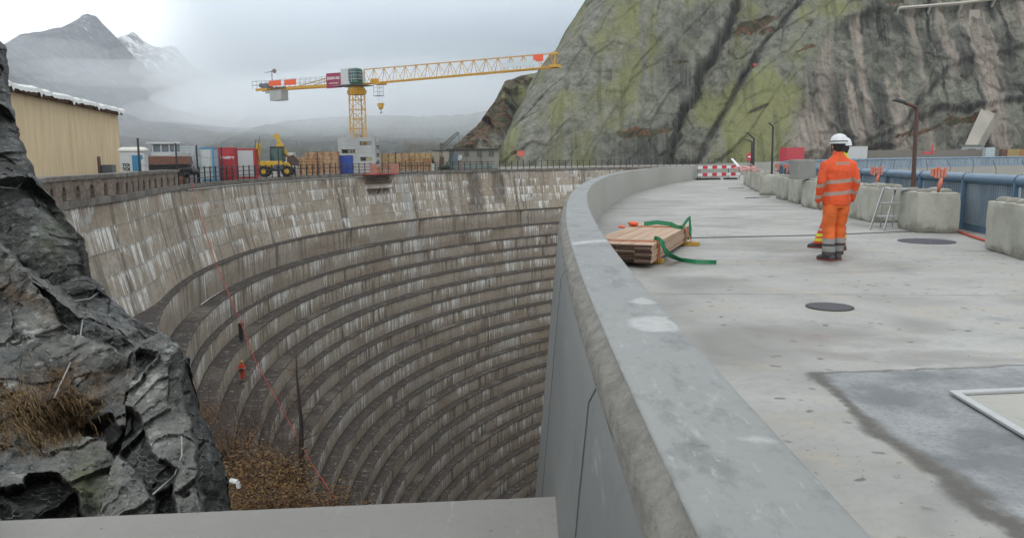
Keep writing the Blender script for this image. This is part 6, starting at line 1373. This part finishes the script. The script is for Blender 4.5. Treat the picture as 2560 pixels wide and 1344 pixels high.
v = at(2428, 363, 178); t = empty('concrete_portal', Vector((v.x, v.y, v.z - 3)), 0, 'small concrete portal with dark window below the concrete chute', 'hut'); b = MB(); b.box((0, 1, 1.4), (4.4, 2.4, 2.9)); b.build('wall', CONC, t); b = MB(); b.box((-.3, 1, 2.95), (5.2, 3., .22)); b.build('roof', paint('roof_grey_green', (.17, .2, .16), .8, .2), t); b = MB(); b.box((.1, -.22, 1.6), (1.6, .1, 1.2)); b.build('window', paint('black_opening', (.01, .012, .01), .5, 0), t); b = MB(); b.box((-1.0, -.24, 1.7), (.4, .1, 1.0)); b.build('shutter', paint('green_shutter', (.02, .3, .2), .5, .1), t)
RMP = mat_smooth('chute_concrete', (.26, .24, .2), (.36, .33, .28), .2, .15, .9)
A, Bq, Cq, Dq = at(2412, 362, 184), at(2444, 362, 184), at(2490, 280, 198), at(2456, 266, 200); E_, Fq = at(2489, 266, 201), at(2455, 362, 192)
b = MB(); b.prism([A, Bq, Cq, E_, Dq], (3.2, 3.5, -1.)); tag(b.build('concrete_chute', RMP), 'sloping pale concrete chute running down the foot of the cliff', 'chute')
for i, (x0, x1, y0, lb, mt_) in enumerate(((2461, 2484, 369, 'stack of pale blue pallets at the foot of the cliff', LBL), (2502, 2514, 374, 'small brown crate beside the yellow crate under the cliff', TIMD), (2515, 2546, 373, 'long yellow brown crate at the foot of the cliff', paint('crate_ochre', (.36, .25, .09), .8, .3)), (2547, 2575, 373, 'orange brown crate at the right edge under the cliff', paint('crate_orange', (.38, .17, .05), .8, .3)))):
    v = at((x0 + x1) / 2, y0, 172); W = (x1 - x0) * 172 / F; b = MB(); nS = 5
    for k in range(nS): b.box((0, 0, 2.2 - .42 * k), (W * (1 - .02 * (k % 2)), 1.2, .36))
    o = b.build('crate' if i else 'pallet_stack', mt_, bevel=.03); o.location = (v.x, v.y, v.z - 2.4); tag(o, lb, 'crate' if i else 'pallets')
v = at(2331, 376, 170); b = MB(); b.cyl((0, 0, 0), (0, 0, 1.9), .25, .15, 8); b.box((-1.2, 0, .3), (1.8, .5, .4)); o = b.build('red_plastic_barrier', RR, bevel=.03); o.location = (v.x, v.y, v.z - .8); tag(o, 'small red barrier heap before the cliff right of the lamp', 'barrier')
# pale road wall and concrete block high on the cliff
def on_cliff(px, py, off=.3):
    s_, h_ = cl(px, py); i = int(np.clip((h_ - hg[0]) / (hg[-1] - hg[0]) * (nh_ - 1), 0, nh_ - 1)); j = int(np.clip((s_ - sg[0]) / (sg[-1] - sg[0]) * (ns_ - 1), 0, ns_ - 1)); return Vector(PC[i, j] + off * dN)
b = MB(); L2 = [on_cliff(x_, y_, 1.6) for x_, y_ in ((2240, 37), (2400, 20), (2560, 2), (2700, -12))]; L2 = [a.lerp(b, t) for a, b in zip(L2[:-1], L2[1:]) for t in (0, .5)] + [L2[-1]]
b.tube(L2, .4, 4)
for q in L2: b.beam(q, q - Vector(dN) * 3.5 - Vector((0, 0, 1.2)), .5, .7)
tag(b.build('road_parapet', mat_smooth('pale_parapet', (.4, .37, .31), (.5, .46, .4), .2, .2, .9)), 'thin pale road parapet crossing high on the cliff', 'wall')
v = on_cliff(2437, 36, .0); b = MB(); b.box((0, 0, 0), (2.9, 1.6, 3.0)); o = b.build('cliff_buttress', RMP, bevel=.08); o.location = v; tag(o, 'small pale concrete buttress below the high road parapet', 'buttress')
v = on_cliff(1887, 168, .5); b = MB(); b.ball((0, 0, 0), .55, 8, 6); b.cyl((0, 0, -.4), (0, 0, -1.3), .15, n=6); o = b.build('cliff_marker', RR); o.location = v; tag(o, 'tiny red marker in the dark cleft of the cliff', 'marker')
# ================================================================== PEOPLE
SKIN = paint('skin', (.42, .24, .17), .6, .1, bump=.03); HAIR = paint('dark_hair', (.015, .011, .009), .8, .1); BOOT = paint('grey_work_boot', (.07, .07, .08), .7, .3); SOLE = paint('dark_red_sole', (.16, .03, .02), .7, .2)
def cloth(name, base, bands, other=(.33, .31, .3), back=None, sl=.0, alt=None):
    m = M(name, .75); o = m.obj(); x, y, z = m.xyz(o); n = m.noise(m.scl(o, (1, 1, .6)), 5, 5, .6); c = m.mix(m.rng(n, .35, .7), base, tuple(v * .72 for v in base))
    zz = m.ma('SUBTRACT', z, m.ma('MULTIPLY', x, sl)); ax_ = m.ma('ABSOLUTE', x); inarm = m.rng(ax_, .215, .235)
    zz = m.ma('ADD', zz, m.ma('MULTIPLY', inarm, .035 if bands and bands[0][0] > .8 else 0.))
    for a, b, cc in bands: c = m.mix(m.ma('MULTIPLY', m.rng(zz, a, a + .006), m.rng(zz, b, b + .006, 1., 0.)), c, cc or other)
    if back: c = m.mix(m.ma('MULTIPLY', m.ma('MULTIPLY', m.rng(z, back, back + .005), m.rng(z, back + .045, back + .05, 1., 0.)), m.ma('MULTIPLY', m.rng(ax_, .1, .105, 1., 0.), m.rng(y, -.02, .0, 1., 0.))), c, (.4, .2, .14))
    m.set('Base Color', c); m.bump(m.noise(m.scl(o, (1, 1, 1.6)), 9, 4, .6, .5), .5, .02); return m.m
def ell(c, rx, ry, n=20, tilt=None, pw=1.0):
    c = Vector(c); R = tilt or Matrix.Identity(3)
    return [c + R @ Vector((math.copysign(abs(math.cos(2 * PI * i / n)) ** pw, math.cos(2 * PI * i / n)) * rx, math.copysign(abs(math.sin(2 * PI * i / n)) ** pw, math.sin(2 * PI * i / n)) * ry, 0)) for i in range(n)]
def limb(mb, pts, n=14):
    """pts: (pos, rx, ry)"""
    rings = []
    for i, (p, rx, ry) in enumerate(pts):
        a = Vector(pts[max(i - 1, 0)][0]); b = Vector(pts[min(i + 1, len(pts) - 1)][0]); d = (b - a).normalized()
        x = Vector((1, 0, 0)); x = (x - d * x.dot(d)).normalized(); y = d.cross(x); rings.append([Vector(p) + x * math.cos(2 * PI * k / n) * rx + y * math.sin(2 * PI * k / n) * ry for k in range(n)])
    mb.loft(rings)
def remesh(o, v=.011, sm=3, disp=0.):
    r = o.modifiers.new('r', 'REMESH'); r.mode = 'VOXEL'; r.voxel_size = v; r.use_smooth_shade = True
    s = o.modifiers.new('s', 'SMOOTH'); s.iterations = sm; s.factor = .6
    if disp:
        tx = bpy.data.textures.new('folds', 'CLOUDS'); tx.noise_scale = .11; tx.noise_depth = 3
        d = o.modifiers.new('d', 'DISPLACE'); d.texture = tx; d.strength = disp; d.mid_level = .5; d.texture_coords = 'LOCAL'
def person(loc, yaw, label, jack, trou, helm, arms='down', scale=1., lean=0., group=None, legs=((-.105, 0.), (.105, .0)), band=True):
    t = empty('person', loc, yaw, label, 'person', group); t.scale = (scale,) * 3
    # --- continuous body: skinned skeleton (x right, y forward, z up)
    V = []; E = []; R = []
    def ad(p, r, par=None):
        V.append(Vector(p)); R.append(r if isinstance(r, tuple) else (r, r))
        if par is not None: E.append((par, len(V) - 1))
        return len(V) - 1
    hip = ad((0, 0, .96), (.15, .11)); wa = ad((0, -.005, 1.12), (.13, .095), hip); ch = ad((0, 0, 1.33), (.16, .11), wa); nb_ = ad((0, .0, 1.5), (.07, .06), ch); nk = ad((0, .015, 1.57), (.055, .055), nb_)
    h1 = ad((0, .03, 1.64), (.072, .085), nk); h2 = ad((0, .03, 1.72), (.08, .095), h1); ad((0, .025, 1.79), (.05, .065), h2)
    AR = []
    for s in (-1, 1):
        (lx, ly) = legs[0 if s < 0 else 1]
        k = ad((s * .095, 0, .88), .085, hip); k = ad((lx * .98, ly * .5 + .01, .5), .06, k); k = ad((lx, ly, .12), .042, k)
        sh = ad((s * .19, 0, 1.42), .055, ch)
        if arms == 'down': el = (s * .265, -.04, 1.14); wr = (s * .262, .05, .9); hd = (s * .235, .09, .84); fd = Vector((-s * .35, .45, -.8))
        else: el = (s * .27, .05, 1.17); wr = (s * .12, .27, 1.12); hd = (s * .06, .31, 1.11); fd = Vector((-s * .8, .5, -.1))
        a = ad(el, .042, sh); b_ = ad(wr, .026, a); c_ = ad(hd, (.032, .02), b_); fd.normalize(); sd = Vector((0, 1, .25)) if arms == 'down' else Vector((0, .1, 1))
        sd = (sd - fd * sd.dot(fd)).normalized(); AR.append((el, wr, hd))
        for q, (o_, l_) in enumerate(((-.03, .07), (-.01, .08), (.011, .076), (.03, .06))):
            f1 = ad(Vector(hd) + fd * .04 + sd * o_, .0095, c_); f2 = ad(V[f1] + fd * l_ * .5 + Vector((-s * .006, 0, -.004)), .0085, f1); ad(V[f2] + fd * l_ * .35 + Vector((-s * .015, 0, -.01)), .007, f2)
        th = ad(Vector(hd) - sd * .035 + fd * .005, .011, c_); ad(V[th] + fd * .035 - sd * .012, .009, th)
    me = bpy.data.meshes.new('body'); me.from_pydata([tuple(v) for v in V], E, []); o = bpy.data.objects.new('body', me); COL.objects.link(o); o.parent = t; me.materials.append(SKIN)
    sk = o.modifiers.new('skin', 'SKIN'); sk.use_smooth_shade = True
    if not me.skin_vertices: bpy.context.view_layer.objects.active = o
    for sv, r in zip(me.skin_vertices[0].data, R): sv.radius = r
    me.skin_vertices[0].data[hip].use_root = True
    su = o.modifiers.new('sub', 'SUBSURF'); su.levels = su.render_levels = 2
    # face + ears
    f = MB(); f.loft([ell((0, .118, 1.685), .011, .012, 8), ell((0, .128, 1.66), .016, .016, 8), ell((0, .115, 1.65), .014, .01, 8)]); f.build('nose', SKIN, t, smooth=True)
    for s in (-1, 1):
        f = MB(); f.ball((s * .03, .112, 1.695), .012, 8, 6); f.build('eye', LETK, t, smooth=True); f = MB(); f.ball((s * .083, .02, 1.67), .03, 8, 6, (.35, .7, 1.)); f.build('ear', SKIN, t, smooth=True)
    f = MB(); f.ball((0, .11, 1.625), .024, 8, 4, (1, .35, .25)); f.build('mouth', paint('lips', (.3, .1, .09), .6, 0), t)
    hr = MB(); hr.ball((0, .005, 1.685), .098, 16, 10, (.93, 1.02, .95)); hr.ball((0, -.03, 1.64), .07, 12, 8, (1, .7, 1)); hr.build('hair', HAIR, t, smooth=True)
    # jacket
    j = MB(); j.loft([ell((0, 0, .82), .2, .15), ell((0, -.0, .9), .212, .158), ell((0, -.005, 1.02), .205, .15), ell((0, -.01, 1.18), .205, .145), ell((0, -.015, 1.33), .215, .145), ell((0, -.012, 1.44), .2, .125), ell((0, -.005, 1.51), .135, .1), ell((0, .005, 1.555), .085, .085), ell((0, .01, 1.6), .075, .078)])
    for s, (el, wr, hd) in zip((-1, 1), AR):
        el, wr, hd = Vector(el), Vector(wr), Vector(hd); limb(j, [((s * .12, -.005, 1.43), .075, .08), ((s * .205, -.01, 1.4), .078, .085), ((s * .245, -.025, 1.28), .072, .08), (el + Vector((s * .004, 0, .03)), .063, .07), (el.lerp(wr, .5), .058, .062), (wr, .05, .052), (wr.lerp(hd, .3), .046, .048)])
    jo = j.build('jacket', jack, t, smooth=True); remesh(jo, .011, 4, .022)
    co = MB(); co.loft([ell((0, .008, 1.57), .072, .076), ell((0, .005, 1.615), .068, .074), ell((0, .005, 1.615), .06, .066), ell((0, .008, 1.57), .062, .068)]); co.build('collar', jack, t, smooth=True)
    # trousers
    p = MB(); p.loft([ell((0, 0, .78), .17, .125), ell((0, -.01, .87), .185, .14), ell((0, 0, .97), .17, .13), ell((0, 0, 1.03), .16, .12)])
    for s in (-1, 1):
        lx, ly = legs[0 if s < 0 else 1]; limb(p, [((s * .09, 0, .86), .1, .125), ((s * .095, ly * .2, .72), .1, .118), ((lx * .98, ly * .5 + .02, .5), .09, .1), ((lx, ly * .8 - .005, .3), .088, .1), ((lx, ly, .12), .092, .098), ((lx, ly, .075), .09, .095)])
    po = p.build('trousers', trou, t, smooth=True); remesh(po, .011, 4, .026)
    for s in (-1, 1):
        lx, ly = legs[0 if s < 0 else 1]; b = MB(); ang_ = s * -.25 if s < 0 else .1; Rz = Matrix.Rotation(-s * .25 if s > 0 else .35, 3, 'Z')
        rr_ = []
        for yy, w_, h_ in ((-.1, .034, .06), (-.08, .046, .09), (0, .05, .13), (.06, .048, .1), (.13, .05, .07), (.185, .042, .05), (.2, .02, .03)):
            rr_.append([Vector((lx, ly, 0)) + Rz @ Vector((math.cos(q) * w_, yy, max(.015, .015 + h_ * .5 + math.sin(q) * h_ * .55))) for q in np.linspace(0, 2 * PI, 14, endpoint=False)])
        b.loft(rr_); bo = b.build('boot', BOOT, t, smooth=True); b = MB(); b.loft([[Vector((lx, ly, 0)) + Rz @ Vector((w_ * sx, yy, z_)) for yy, w_ in ((-.105, .03), (-.07, .05), (.1, .053), (.17, .045), (.205, .012)) for sx in (1,)] + [Vector((lx, ly, 0)) + Rz @ Vector((-w_, yy, z_)) for yy, w_ in ((.205, .012), (.17, .045), (.1, .053), (-.07, .05), (-.105, .03))] for z_ in (0, .028)]); b.build('sole', SOLE, bo)
    # helmet
    h = MB(); h.loft([ell((0, .012 + dy_, z_), rx, ry, 28) for z_, rx, ry, dy_ in ((1.715, .118, .142, 0), (1.72, .122, .146, 0), (1.735, .118, .14, 0), (1.77, .115, .134, 0), (1.81, .1, .118, -.003), (1.838, .074, .09, -.005), (1.855, .04, .05, -.006), (1.86, .008, .01, -.006))]); ho_ = h.build('helmet', helm, t, smooth=True)
    h = MB(); h.loft([ell((0, .012, 1.742), .1195, .1415, 28), ell((0, .012, 1.757), .1185, .1395, 28)], cap=False); 
    if band: h.build('helmet_band', HAIR, ho_, smooth=True)
    h = MB()
    for s in (-1, 1): h.beam((s * .1, .03, 1.72), (s * .05, .1, 1.6), .012, .004)
    h.build('chin_strap', HAIR, ho_)
    if lean:
        pass
    return t
ORJ = cloth('orange_jacket_cloth', (.8, .09, .012), [(1.145, 1.2, None), (.975, 1.03, None)], (.36, .25, .2), 1.405, .1)
ORT = cloth('orange_trouser_cloth', (.78, .14, .015), [(.10, .135, (.04, .04, .045)), (.135, .215, (.26, .26, .25)), (.215, .255, (.045, .045, .055)), (.255, .33, (.28, .28, .27)), (.06, .10, (.05, .05, .055))])
HWH = paint('white_helmet', (.68, .69, .7), .35, .2, bump=0); HYE = paint('yellow_helmet', (.7, .45, .02), .4, .1, bump=0)
p1 = on(2084, 650, 0)
t1 = person(p1, .12, 'worker in orange jacket and trousers with white helmet seen from behind', ORJ, ORT, HWH, scale=.995, legs=((-.105, -.03), (.09, .07)))
YEJ = cloth('yellow_jacket_cloth', (.62, .72, .02), [(1.15, 1.2, None), (.98, 1.03, None)], (.45, .45, .42))
RDT = cloth('red_yellow_trouser_cloth', (.72, .07, .02), [(.12, .17, (.65, .6, .03)), (.2, .25, (.65, .6, .03)), (.3, .34, (.4, .38, .33))])
p2 = on(2066, 627, 0); p2 = p2 + Vector((.275, .2, 0))
person(p2, 1.15, 'worker in yellow jacket almost hidden behind the orange worker', YEJ, RDT, HWH, scale=.985, band=False, legs=((-.1, -.02), (.1, .3)))
wk = on(607, 951, ZO[4] + .12); wk.z = ZO[4] + .08
ORJ2 = cloth('worker_orange_cloth', (.85, .07, .015), [(1.15, 1.2, None), (.98, 1.03, None)], (.5, .3, .2)); ORT2 = cloth('worker_trouser_cloth', (.8, .08, .015), [(.12, .2, (.3, .3, .28)), (.06, .12, (.05, .05, .05))])
w_ = person(wk, PI + .15, 'small distant worker in orange with yellow helmet standing on a dam step', ORJ2, ORT2, HYE, arms='front', scale=.82, band=False)
b = MB(); b.box((0, .33 * .82, 1.1 * .82), (.3, .16, .14)); o = b.build('control_box', POLE, bevel=.01); o.location = wk; o.rotation_euler = (0, 0, PI + .15); tag(o, 'small black control box held by the distant worker', 'control box')
